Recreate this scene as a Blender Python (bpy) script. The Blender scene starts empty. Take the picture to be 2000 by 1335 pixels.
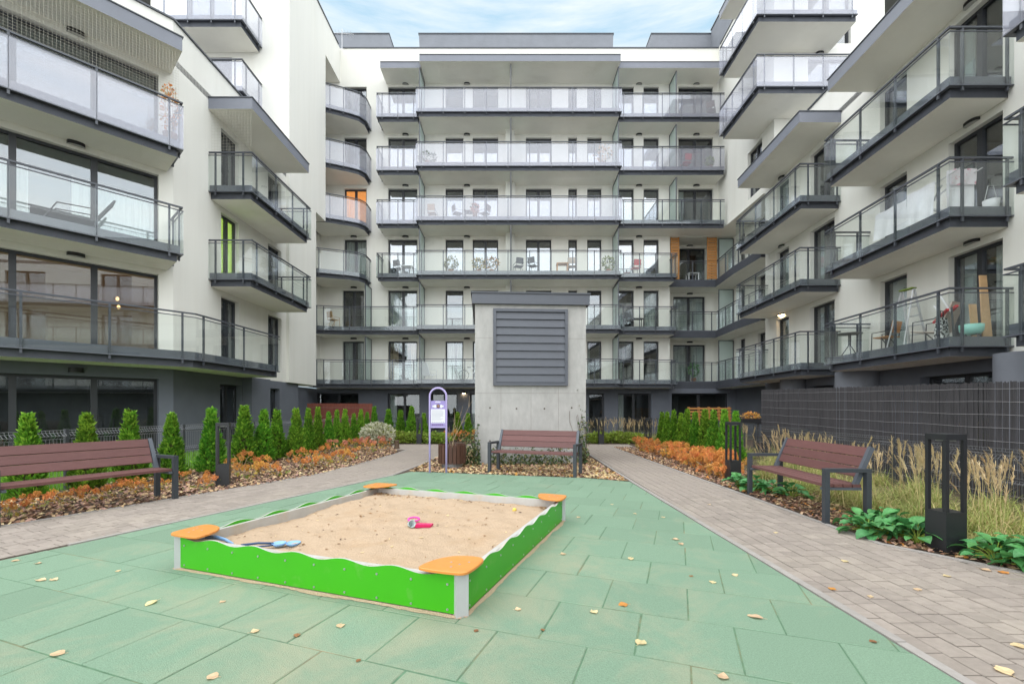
import bpy, math, random
import numpy as np
from mathutils import Vector, Matrix, noise as mnoise

R = random.Random(7)
NP = np.random.default_rng(7)
scene = bpy.context.scene
COL = scene.collection
rad = math.radians

# ------------------------------------------------------------------ camera, sky, sun, exposure
EYE = 1.3
F = 889.0
cam_d = bpy.data.cameras.new('camera')
cam_d.lens = 16.0
cam_d.sensor_width = 36.0
cam_d.shift_y = 0.06625
cam_d.clip_start = 0.05
cam_d.clip_end = 2000
cam = bpy.data.objects.new('camera', cam_d)
COL.objects.link(cam)
cam.location = (0, 0, EYE)
cam.rotation_euler = (rad(90), 0, 0)
scene.camera = cam

SUN_EL, SUN_AZ = rad(68), rad(195)      # azimuth from +Y (depth) clockwise: behind the camera
world = bpy.data.worlds.new('World')
scene.world = world
world.use_nodes = True
nt = world.node_tree
nt.nodes.clear()
wout = nt.nodes.new('ShaderNodeOutputWorld')
wbg = nt.nodes.new('ShaderNodeBackground')
sky = nt.nodes.new('ShaderNodeTexSky')
sky.sky_type = 'NISHITA'
sky.sun_disc = False
sky.sun_elevation = SUN_EL
sky.sun_rotation = SUN_AZ
sky.air_density = 1.0
sky.dust_density = 1.0
sky.ozone_density = 1.5
tc = nt.nodes.new('ShaderNodeTexCoord')
mp = nt.nodes.new('ShaderNodeMapping')
mp.inputs['Scale'].default_value = (1.6, 2.0, 13.0)
mp.inputs['Rotation'].default_value = (0.0, rad(4), 0.0)
cn = nt.nodes.new('ShaderNodeTexNoise')
cn.inputs['Scale'].default_value = 2.2
cn.inputs['Detail'].default_value = 7
cn.inputs['Roughness'].default_value = 0.62
cr = nt.nodes.new('ShaderNodeValToRGB')
cr.color_ramp.elements[0].position = 0.36
cr.color_ramp.elements[0].color = (0.0, 0.0, 0.0, 1)
cr.color_ramp.elements[1].position = 0.70
cr.color_ramp.elements[1].color = (0.85, 0.85, 0.85, 1)
cm = nt.nodes.new('ShaderNodeMixRGB')
cm.inputs['Color2'].default_value = (6.6, 7.0, 7.2, 1)
pale = nt.nodes.new('ShaderNodeMixRGB')          # thin high cloud veil over the clear sky
pale.inputs['Fac'].default_value = 0.72
pale.inputs['Color2'].default_value = (3.7, 5.9, 7.3, 1)
nt.links.new(tc.outputs['Generated'], mp.inputs['Vector'])
nt.links.new(mp.outputs['Vector'], cn.inputs['Vector'])
nt.links.new(cn.outputs['Fac'], cr.inputs['Fac'])
nt.links.new(cr.outputs['Color'], cm.inputs['Fac'])
nt.links.new(sky.outputs['Color'], pale.inputs['Color1'])
nt.links.new(pale.outputs['Color'], cm.inputs['Color1'])
nt.links.new(cm.outputs['Color'], wbg.inputs['Color'])
wbg.inputs['Strength'].default_value = 0.085
nt.links.new(wbg.outputs['Background'], wout.inputs['Surface'])

sun_d = bpy.data.lights.new('sun', 'SUN')
sun_d.energy = 3.6
sun_d.angle = rad(150)
sun_d.color = (1.0, 0.965, 0.92)
sun = bpy.data.objects.new('sun', sun_d)
COL.objects.link(sun)
sd = Vector((math.sin(SUN_AZ) * math.cos(SUN_EL), math.cos(SUN_AZ) * math.cos(SUN_EL), math.sin(SUN_EL)))
sun.rotation_euler = sd.to_track_quat('Z', 'Y').to_euler()
sun.location = sd * 60

vs = scene.view_settings
scene.display_settings.display_device = 'sRGB'
vs.view_transform = 'Standard'
vs.look = 'None'
vs.exposure = 0.86
vs.gamma = 1.0
vs.use_curve_mapping = False
scene.cycles.transparent_max_bounces = 24
scene.cycles.max_bounces = 10
scene.cycles.diffuse_bounces = 8
scene.cycles.glossy_bounces = 4


# ------------------------------------------------------------------ helpers: measure
def P(px, py, Z):
    return ((px - 1000) * Z / F, Z, EYE + (800 - py) * Z / F)


def G(px, py, z=0.0):
    Z = F * (EYE - z) / (py - 800)
    return ((px - 1000) * Z / F, Z)


# ------------------------------------------------------------------ helpers: materials
def mat(name, rgb, rough=0.6, var=0.0, vscale=4.0, bump=0.0, bscale=60.0, spec=0.4, metal=0.0, orand=0.0,
        var2=None, v2scale=1.0, v2pos=(0.5, 0.7), stretch=(1, 1, 1), hue=0.0):
    m = bpy.data.materials.new(name)
    m.use_nodes = True
    t = m.node_tree
    b = t.nodes['Principled BSDF']
    b.inputs['Roughness'].default_value = rough
    b.inputs['Metallic'].default_value = metal
    b.inputs['Specular IOR Level'].default_value = spec
    col = t.nodes.new('ShaderNodeRGB')
    col.outputs[0].default_value = (*rgb, 1)
    out = col.outputs[0]
    c = t.nodes.new('ShaderNodeTexCoord')
    mpn = t.nodes.new('ShaderNodeMapping')
    mpn.inputs['Scale'].default_value = stretch
    t.links.new(c.outputs['Object'], mpn.inputs['Vector'])
    if var2 is not None:
        n2 = t.nodes.new('ShaderNodeTexNoise')
        n2.inputs['Scale'].default_value = v2scale
        n2.inputs['Detail'].default_value = 6
        n2.inputs['Roughness'].default_value = 0.6
        t.links.new(mpn.outputs[0], n2.inputs['Vector'])
        r2 = t.nodes.new('ShaderNodeMapRange')
        r2.inputs['From Min'].default_value = v2pos[0]
        r2.inputs['From Max'].default_value = v2pos[1]
        t.links.new(n2.outputs['Fac'], r2.inputs['Value'])
        mx = t.nodes.new('ShaderNodeMixRGB')
        mx.inputs['Color2'].default_value = (*var2, 1)
        t.links.new(r2.outputs[0], mx.inputs['Fac'])
        t.links.new(out, mx.inputs['Color1'])
        out = mx.outputs[0]
    if var > 0:
        n1 = t.nodes.new('ShaderNodeTexNoise')
        n1.inputs['Scale'].default_value = vscale
        n1.inputs['Detail'].default_value = 8
        n1.inputs['Roughness'].default_value = 0.65
        t.links.new(mpn.outputs[0], n1.inputs['Vector'])
        r1 = t.nodes.new('ShaderNodeMapRange')
        r1.inputs['From Min'].default_value = 0.25
        r1.inputs['From Max'].default_value = 0.75
        r1.inputs['To Min'].default_value = 1 - var
        r1.inputs['To Max'].default_value = 1 + var
        t.links.new(n1.outputs['Fac'], r1.inputs['Value'])
        mu = t.nodes.new('ShaderNodeVectorMath')
        mu.operation = 'SCALE'
        t.links.new(out, mu.inputs[0])
        t.links.new(r1.outputs[0], mu.inputs['Scale'])
        out = mu.outputs[0]
    if orand > 0 or hue > 0:
        oi = t.nodes.new('ShaderNodeObjectInfo')
        hs = t.nodes.new('ShaderNodeHueSaturation')
        r3 = t.nodes.new('ShaderNodeMapRange')
        r3.inputs['To Min'].default_value = 1 - orand
        r3.inputs['To Max'].default_value = 1 + orand
        t.links.new(oi.outputs['Random'], r3.inputs['Value'])
        t.links.new(r3.outputs[0], hs.inputs['Value'])
        if hue > 0:
            r4 = t.nodes.new('ShaderNodeMapRange')
            r4.inputs['To Min'].default_value = 0.5 - hue
            r4.inputs['To Max'].default_value = 0.5 + hue
            fr = t.nodes.new('ShaderNodeMath')
            fr.operation = 'MULTIPLY'
            fr.inputs[1].default_value = 7.31
            fr2 = t.nodes.new('ShaderNodeMath')
            fr2.operation = 'FRACT'
            t.links.new(oi.outputs['Random'], fr.inputs[0])
            t.links.new(fr.outputs[0], fr2.inputs[0])
            t.links.new(fr2.outputs[0], r4.inputs['Value'])
            t.links.new(r4.outputs[0], hs.inputs['Hue'])
        t.links.new(out, hs.inputs['Color'])
        out = hs.outputs[0]
    t.links.new(out, b.inputs['Base Color'])
    if bump > 0:
        n3 = t.nodes.new('ShaderNodeTexNoise')
        n3.inputs['Scale'].default_value = bscale
        n3.inputs['Detail'].default_value = 5
        t.links.new(mpn.outputs[0], n3.inputs['Vector'])
        bp = t.nodes.new('ShaderNodeBump')
        bp.inputs['Strength'].default_value = bump
        bp.inputs['Distance'].default_value = 0.02
        t.links.new(n3.outputs['Fac'], bp.inputs['Height'])
        t.links.new(bp.outputs[0], b.inputs['Normal'])
    return m


def mat_leaf(name, rgb, var=0.35, vscale=9.0, trans=0.25, orand=0.12, hue=0.01, rough=0.55):
    m = mat(name, rgb, rough=rough, var=var, vscale=vscale, orand=orand, hue=hue, spec=0.25)
    t = m.node_tree
    b = t.nodes['Principled BSDF']
    src = b.inputs['Base Color'].links[0].from_socket
    tr = t.nodes.new('ShaderNodeBsdfTranslucent')
    t.links.new(src, tr.inputs['Color'])
    mx = t.nodes.new('ShaderNodeMixShader')
    mx.inputs[0].default_value = trans
    out = t.nodes['Material Output']
    t.links.new(b.outputs[0], mx.inputs[1])
    t.links.new(tr.outputs[0], mx.inputs[2])
    t.links.new(mx.outputs[0], out.inputs['Surface'])
    return m


def mat_glass(name, tint, refl, edge, haze=0.0, haze_col=(0.8, 0.8, 0.85), rough=0.02):
    m = bpy.data.materials.new(name)
    m.use_nodes = True
    t = m.node_tree
    t.nodes.remove(t.nodes['Principled BSDF'])
    out = t.nodes['Material Output']
    tr = t.nodes.new('ShaderNodeBsdfTransparent')
    tr.inputs['Color'].default_value = (*tint, 1)
    gl = t.nodes.new('ShaderNodeBsdfGlossy')
    gl.inputs['Roughness'].default_value = rough
    gl.inputs['Color'].default_value = (0.95, 0.96, 1.0, 1)
    lw = t.nodes.new('ShaderNodeLayerWeight')
    lw.inputs['Blend'].default_value = 0.5
    pw = t.nodes.new('ShaderNodeMath')
    pw.operation = 'POWER'
    pw.inputs[1].default_value = 3.0
    t.links.new(lw.outputs['Facing'], pw.inputs[0])
    mr = t.nodes.new('ShaderNodeMapRange')
    mr.inputs['To Min'].default_value = refl
    mr.inputs['To Max'].default_value = edge
    t.links.new(pw.outputs[0], mr.inputs['Value'])
    base = tr.outputs[0]
    if haze > 0:
        df = t.nodes.new('ShaderNodeBsdfDiffuse')
        df.inputs['Color'].default_value = (*haze_col, 1)
        tl = t.nodes.new('ShaderNodeBsdfTranslucent')
        tl.inputs['Color'].default_value = (*haze_col, 1)
        m2 = t.nodes.new('ShaderNodeMixShader')
        m2.inputs[0].default_value = 0.5
        t.links.new(df.outputs[0], m2.inputs[1])
        t.links.new(tl.outputs[0], m2.inputs[2])
        m3 = t.nodes.new('ShaderNodeMixShader')
        m3.inputs[0].default_value = haze
        t.links.new(tr.outputs[0], m3.inputs[1])
        t.links.new(m2.outputs[0], m3.inputs[2])
        base = m3.outputs[0]
    mx = t.nodes.new('ShaderNodeMixShader')
    t.links.new(mr.outputs[0], mx.inputs[0])
    t.links.new(base, mx.inputs[1])
    t.links.new(gl.outputs[0], mx.inputs[2])
    t.links.new(mx.outputs[0], out.inputs['Surface'])
    return m


def mat_emit(name, rgb, strength, base=(0.5, 0.4, 0.3)):
    m = mat(name, base, rough=0.8, var=0.15, vscale=1.5)
    b = m.node_tree.nodes['Principled BSDF']
    b.inputs['Emission Color'].default_value = (*rgb, 1)
    b.inputs['Emission Strength'].default_value = strength
    return m


M = {}
M['stucco'] = mat('white_stucco', (0.74, 0.725, 0.675), 0.9, var=0.035, vscale=0.7, bump=0.25, bscale=90, spec=0.2,
                  var2=(0.70, 0.68, 0.62), v2scale=0.5, v2pos=(0.52, 0.85), stretch=(3.2, 3.2, 0.22))
M['soffit'] = mat('soffit_paint', (0.91, 0.885, 0.81), 0.9, var=0.04, vscale=0.8, spec=0.2,
                  var2=(0.78, 0.75, 0.65), v2scale=0.5, v2pos=(0.58, 0.85))
M['dark_stucco'] = mat('dark_grey_stucco', (0.135, 0.145, 0.172), 0.9, var=0.10, vscale=1.2, bump=0.25, bscale=90, spec=0.2)
M['pillar'] = mat('pillar_render', (0.19, 0.20, 0.228), 0.9, var=0.08, vscale=1.5, bump=0.2, bscale=90, spec=0.2)
M['anthracite'] = mat('anthracite_metal', (0.060, 0.066, 0.080), 0.42, var=0.10, vscale=3, spec=0.5)
M['fascia'] = mat('fascia_metal', (0.105, 0.112, 0.135), 0.35, var=0.08, vscale=2, spec=0.6)
M['canopy'] = mat('canopy_metal', (0.185, 0.195, 0.230), 0.5, var=0.06, vscale=2, spec=0.4)
M['slab_edge'] = mat('slab_edge_paint', (0.062, 0.067, 0.082), 0.7, var=0.15, vscale=3)
M['floor'] = mat('balcony_floor', (0.30, 0.29, 0.28), 0.8, var=0.1)
M['frame'] = mat('window_frame', (0.028, 0.030, 0.036), 0.45, spec=0.5)
M['glass'] = mat_glass('balcony_glass', (0.955, 0.975, 0.965), 0.035, 0.5)
M['glass_hazy'] = mat_glass('balcony_glass_milky', (0.91, 0.92, 0.95), 0.06, 0.5, haze=0.22, haze_col=(0.80, 0.79, 0.86))
M['glass_frost'] = mat_glass('frosted_glass', (0.80, 0.88, 0.85), 0.05, 0.4, haze=0.62, haze_col=(0.68, 0.76, 0.74), rough=0.2)
M['pane'] = mat_glass('window_glass', (0.80, 0.84, 0.84), 0.13, 0.8, rough=0.004)
M['pane_dark'] = mat_glass('window_glass_low', (0.80, 0.84, 0.84), 0.06, 0.7, rough=0.004)
M['pane_sky'] = mat_glass('window_glass_coated', (0.68, 0.72, 0.74), 0.25, 0.9, rough=0.004)
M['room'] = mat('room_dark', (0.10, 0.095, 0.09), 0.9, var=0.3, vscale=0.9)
M['room_light'] = mat('room_pale', (0.40, 0.37, 0.33), 0.9, var=0.2, vscale=0.9)
M['room_orange'] = mat_emit('room_lit_orange', (1.0, 0.46, 0.12), 0.42, (0.6, 0.35, 0.12))
M['room_warm'] = mat_emit('room_lit_warm', (1.0, 0.50, 0.18), 0.035, (0.30, 0.22, 0.15))
M['room_green'] = mat_emit('room_lit_lime', (0.72, 0.90, 0.20), 0.36, (0.5, 0.6, 0.15))
M['curtain'] = mat('curtain_white', (0.72, 0.71, 0.68), 0.9, var=0.08, vscale=3)
M['curtain_warm'] = mat('curtain_beige', (0.50, 0.36, 0.24), 0.9, var=0.12, vscale=3)
M['blind'] = mat('roller_blind', (0.09, 0.10, 0.105), 0.8, var=0.1)
M['black'] = mat('black_plastic', (0.018, 0.018, 0.020), 0.5)
M['bulb'] = mat_emit('lamp_lit', (1.0, 0.72, 0.40), 14.0, (0.9, 0.8, 0.6))
M['bulb_soft'] = mat_emit('lamp_lit_soft', (1.0, 0.55, 0.22), 2.2, (0.8, 0.6, 0.4))
M['opal'] = mat('opal_plastic', (0.42, 0.42, 0.40), 0.4)
M['concrete'] = mat('fair_faced_concrete', (0.43, 0.42, 0.405), 0.85, var=0.14, vscale=4, bump=0.2, bscale=40,
                    var2=(0.345, 0.335, 0.32), v2scale=1.3, v2pos=(0.46, 0.80), stretch=(1.5, 1.5, 0.7), spec=0.2)
M['louver'] = mat('louver_metal', (0.085, 0.092, 0.112), 0.42, var=0.06, vscale=4, spec=0.5)
M['curb'] = mat('curb_concrete', (0.30, 0.275, 0.255), 0.9, var=0.15, vscale=14, bump=0.2, bscale=120, orand=0.06)
M['paver'] = mat('paver_concrete', (0.282, 0.240, 0.208), 0.9, var=0.17, vscale=16, bump=0.35, bscale=160, orand=0.11,
                 var2=(0.32, 0.275, 0.23), v2scale=1.2, v2pos=(0.45, 0.8))
M['joint'] = mat('joint_dirt', (0.105, 0.088, 0.072), 0.95, var=0.3, vscale=20)
M['soil'] = mat('soil', (0.085, 0.058, 0.042), 0.95, var=0.35, vscale=18, bump=0.6, bscale=40)
M['earth'] = mat('ground_far', (0.09, 0.085, 0.06), 0.95, var=0.3, vscale=2)
M['lawn'] = mat('lawn_soil', (0.10, 0.16, 0.03), 0.9, var=0.3, vscale=6)
M['grass'] = mat_leaf('lawn_blade', (0.16, 0.31, 0.035), var=0.4, vscale=3)
M['tile_joint'] = mat('rubber_joint', (0.10, 0.185, 0.11), 0.95, var=0.35, vscale=9, var2=(0.28, 0.20, 0.11), v2scale=1.5, v2pos=(0.5, 0.7))
M['fence_glint'] = mat('fence_wire_glint', (0.13, 0.135, 0.145), 0.45, spec=0.5)  # dark wire; its specular glints are put into a paler base colour
M['wood_dark'] = mat('bench_wood', (0.140, 0.062, 0.058), 0.5, var=0.22, vscale=7, stretch=(1, 14, 14), spec=0.35, orand=0.10, bump=0.1, bscale=30)
M['bench_metal'] = mat('bench_metal', (0.040, 0.046, 0.055), 0.5, var=0.08, vscale=5, spec=0.45)
M['support_metal_lit'] = mat('bench_metal_lit', (0.085, 0.095, 0.115), 0.42, var=0.06, vscale=5, spec=0.5)  # bench metal made paler: light falling on the bars, put into the colour
M['bollard'] = mat('bollard_metal', (0.018, 0.019, 0.022), 0.42, var=0.15, vscale=6, spec=0.5)
M['sand_green'] = mat('green_panel', (0.045, 0.370, 0.006), 0.36, var=0.05, vscale=3, spec=0.4, var2=(0.13, 0.38, 0.06), v2scale=7, v2pos=(0.60, 0.85))
M['sand_liner'] = mat('liner_aluminium', (0.45, 0.44, 0.42), 0.5, var=0.10, vscale=6, spec=0.4, var2=(0.45, 0.38, 0.29), v2scale=5, v2pos=(0.5, 0.8))
M['alu'] = mat('aluminium_post', (0.52, 0.52, 0.53), 0.42, var=0.05, vscale=6, metal=0.25)
M['seat_ply'] = mat('orange_plywood', (0.62, 0.24, 0.05), 0.36, var=0.10, vscale=6, stretch=(1, 6, 1), spec=0.45)
M['steel'] = mat('galvanised_steel', (0.55, 0.56, 0.57), 0.35, metal=0.8)
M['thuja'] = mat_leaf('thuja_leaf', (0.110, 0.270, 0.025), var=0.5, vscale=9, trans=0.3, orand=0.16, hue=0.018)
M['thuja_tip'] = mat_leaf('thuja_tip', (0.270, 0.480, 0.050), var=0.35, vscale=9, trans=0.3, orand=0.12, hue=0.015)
M['thuja_brown_shade'] = mat_leaf('thuja_inner', (0.07, 0.075, 0.018), var=0.4, vscale=9)  # brown inner foliage, darkened further to paint shade into the gaps
M['bark'] = mat('bark', (0.11, 0.075, 0.05), 0.9, var=0.3, vscale=20)
M['twig'] = mat('twig', (0.33, 0.25, 0.16), 0.9, var=0.25, vscale=20)
M['hyd1'] = mat_leaf('hydrangea_orange', (0.66, 0.30, 0.085), var=0.35, vscale=25, orand=0.22, hue=0.02)
M['hyd2'] = mat_leaf('hydrangea_pink', (0.62, 0.24, 0.17), var=0.35, vscale=25, orand=0.2, hue=0.02)
M['hyd_leaf'] = mat_leaf('hydrangea_leaf', (0.50, 0.30, 0.08), var=0.5, vscale=16, orand=0.2, hue=0.03)
M['hyd_green'] = mat_leaf('hydrangea_green_leaf', (0.20, 0.24, 0.05), var=0.4, vscale=16)
M['broad'] = mat_leaf('broad_leaf', (0.075, 0.250, 0.075), var=0.3, vscale=14, orand=0.22, hue=0.012, rough=0.35, trans=0.15)
M['blade1'] = mat_leaf('grass_blade_green', (0.31, 0.35, 0.10), var=0.4, vscale=6, orand=0.15, hue=0.01)
M['blade2'] = mat_leaf('grass_blade_straw', (0.56, 0.45, 0.22), var=0.35, vscale=6, orand=0.12)
M['plume'] = mat_leaf('grass_plume', (0.66, 0.52, 0.32), var=0.3, vscale=12)
M['varieg'] = mat_leaf('variegated_leaf', (0.62, 0.62, 0.46), var=0.35, vscale=20)
M['ivy'] = mat_leaf('ivy_leaf', (0.075, 0.115, 0.045), var=0.5, vscale=14)
M['ivy2'] = mat_leaf('ivy_leaf_pale', (0.24, 0.23, 0.10), var=0.4, vscale=14)
M['low_green'] = mat_leaf('low_plant_yellow_green', (0.24, 0.34, 0.05), var=0.4, vscale=10)
M['chip1'] = mat('chip_tan', (0.46, 0.31, 0.17), 0.85, var=0.3, vscale=30)
M['chip2'] = mat('chip_brown', (0.24, 0.125, 0.075), 0.85, var=0.3, vscale=30)
M['chip3'] = mat('chip_pinkish', (0.36, 0.215, 0.165), 0.85, var=0.3, vscale=30)
M['chip4'] = mat('chip_dark', (0.10, 0.055, 0.040), 0.85, var=0.3, vscale=30)
M['leaf1'] = mat_leaf('fallen_leaf_cream', (0.70, 0.53, 0.31), var=0.25, vscale=40, orand=0.15, hue=0.02)
M['leaf2'] = mat_leaf('fallen_leaf_orange', (0.66, 0.31, 0.07), var=0.25, vscale=40, orand=0.15)
M['leaf3'] = mat_leaf('fallen_leaf_brown', (0.30, 0.16, 0.07), var=0.3, vscale=40, orand=0.15)
M['lilac'] = mat('lilac_paint', (0.42, 0.35, 0.62), 0.4, var=0.05, vscale=5)
M['lilac_panel'] = mat('lilac_print', (0.30, 0.24, 0.52), 0.45, var=0.12, vscale=14)
M['paper'] = mat('paper_white', (0.74, 0.73, 0.76), 0.7)
M['ink'] = mat('ink_grey', (0.30, 0.29, 0.38), 0.7)
M['ink_dark'] = mat('ink_dark', (0.10, 0.05, 0.07), 0.7)
M['planter'] = mat('planter_wood', (0.085, 0.040, 0.026), 0.6, var=0.25, vscale=6, stretch=(10, 10, 1), orand=0.1)
M['zinc'] = mat('zinc_base', (0.30, 0.31, 0.32), 0.45, metal=0.6, var=0.15)
M['reed_dark'] = mat('reed_dark', (0.045, 0.042, 0.046), 0.8, var=0.45, vscale=3.0, stretch=(9, 9, 0.6))
M['reed_brown'] = mat('reed_brown', (0.19, 0.055, 0.038), 0.8, var=0.35, vscale=3.0, stretch=(9, 9, 0.6))
M['wire'] = mat('wire_grey', (0.30, 0.29, 0.30), 0.5)
M['fence'] = mat('fence_wire', (0.050, 0.054, 0.062), 0.45, spec=0.5)
M['fence_light'] = mat('fence_wire_light', (0.27, 0.275, 0.29), 0.45, spec=0.5)
M['wood_orange'] = mat('orange_wood', (0.44, 0.20, 0.06), 0.55, var=0.2, vscale=8, stretch=(1, 1, 6))
M['wood_pale'] = mat('pale_wood', (0.52, 0.33, 0.17), 0.6, var=0.15, vscale=8)
M['pink'] = mat('pink_plastic', (0.76, 0.06, 0.36), 0.35)
M['magenta'] = mat('red_pink_plastic', (0.62, 0.02, 0.13), 0.35)
M['blue'] = mat('light_blue_plastic', (0.22, 0.42, 0.70), 0.35)
M['blue_dark'] = mat('navy_plastic', (0.03, 0.07, 0.16), 0.35)
M['grey_toy'] = mat('grey_plastic', (0.45, 0.52, 0.52), 0.4)
M['cloth'] = mat('white_cloth', (0.76, 0.74, 0.78), 0.9, var=0.06, vscale=5)
M['cloth_pink'] = mat('pink_cloth', (0.62, 0.30, 0.34), 0.9, var=0.15, vscale=9)
M['teal'] = mat('mint_plastic', (0.30, 0.62, 0.55), 0.4)
M['red'] = mat('red_plastic', (0.55, 0.04, 0.05), 0.4)
M['beige'] = mat('beige_fabric', (0.50, 0.42, 0.37), 0.9, var=0.06)
M['charcoal'] = mat('charcoal_metal', (0.05, 0.05, 0.055), 0.5)
M['net'] = mat('cat_net', (0.52, 0.50, 0.42), 0.8)
M['roof'] = mat('roof_gravel', (0.25, 0.25, 0.25), 0.9, var=0.1)
M['pent'] = mat('penthouse_render', (0.21, 0.22, 0.245), 0.85, var=0.10, vscale=1.5, bump=0.2, bscale=90)


def stain_tile():
    # green rubber granulate; windblown sand lies in patches, most of it near the sandbox
    m = mat('green_rubber', (0.198, 0.296, 0.208), 0.9, var=0.24, vscale=120, bump=0.6, bscale=200, spec=0.2, orand=0.055)
    t = m.node_tree
    b = t.nodes['Principled BSDF']
    src = b.inputs['Base Color'].links[0].from_socket
    c = t.nodes.new('ShaderNodeTexCoord')
    n = t.nodes.new('ShaderNodeTexNoise')
    n.inputs['Scale'].default_value = 1.5
    n.inputs['Detail'].default_value = 8
    n.inputs['Roughness'].default_value = 0.68
    n.inputs['Distortion'].default_value = 0.6
    t.links.new(c.outputs['Object'], n.inputs['Vector'])
    d = t.nodes.new('ShaderNodeVectorMath')
    d.operation = 'DISTANCE'
    d.inputs[1].default_value = (-0.85, 3.55, 0)
    t.links.new(c.outputs['Object'], d.inputs[0])
    dm = t.nodes.new('ShaderNodeMapRange')
    dm.inputs['From Min'].default_value = 1.0
    dm.inputs['From Max'].default_value = 3.2
    dm.inputs['To Min'].default_value = 0.14
    dm.inputs['To Max'].default_value = -0.05
    t.links.new(d.outputs['Value'], dm.inputs['Value'])
    ad = t.nodes.new('ShaderNodeMath')
    ad.operation = 'ADD'
    t.links.new(n.outputs['Fac'], ad.inputs[0])
    t.links.new(dm.outputs[0], ad.inputs[1])
    mr = t.nodes.new('ShaderNodeMapRange')
    mr.inputs['From Min'].default_value = 0.52
    mr.inputs['From Max'].default_value = 0.80
    mr.inputs['To Max'].default_value = 0.46
    t.links.new(ad.outputs[0], mr.inputs['Value'])
    mx = t.nodes.new('ShaderNodeMixRGB')
    mx.inputs['Color2'].default_value = (0.44, 0.365, 0.25, 1)
    t.links.new(mr.outputs[0], mx.inputs['Fac'])
    t.links.new(src, mx.inputs['Color1'])
    t.links.new(mx.outputs[0], b.inputs['Base Color'])
    return m


M['rubber'] = stain_tile()
M['sand'] = mat('play_sand', (0.465, 0.345, 0.240), 0.95, var=0.13, vscale=60, bump=0.7, bscale=90, spec=0.1,
                var2=(0.44, 0.31, 0.20), v2scale=2.5, v2pos=(0.5, 0.75))


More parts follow.
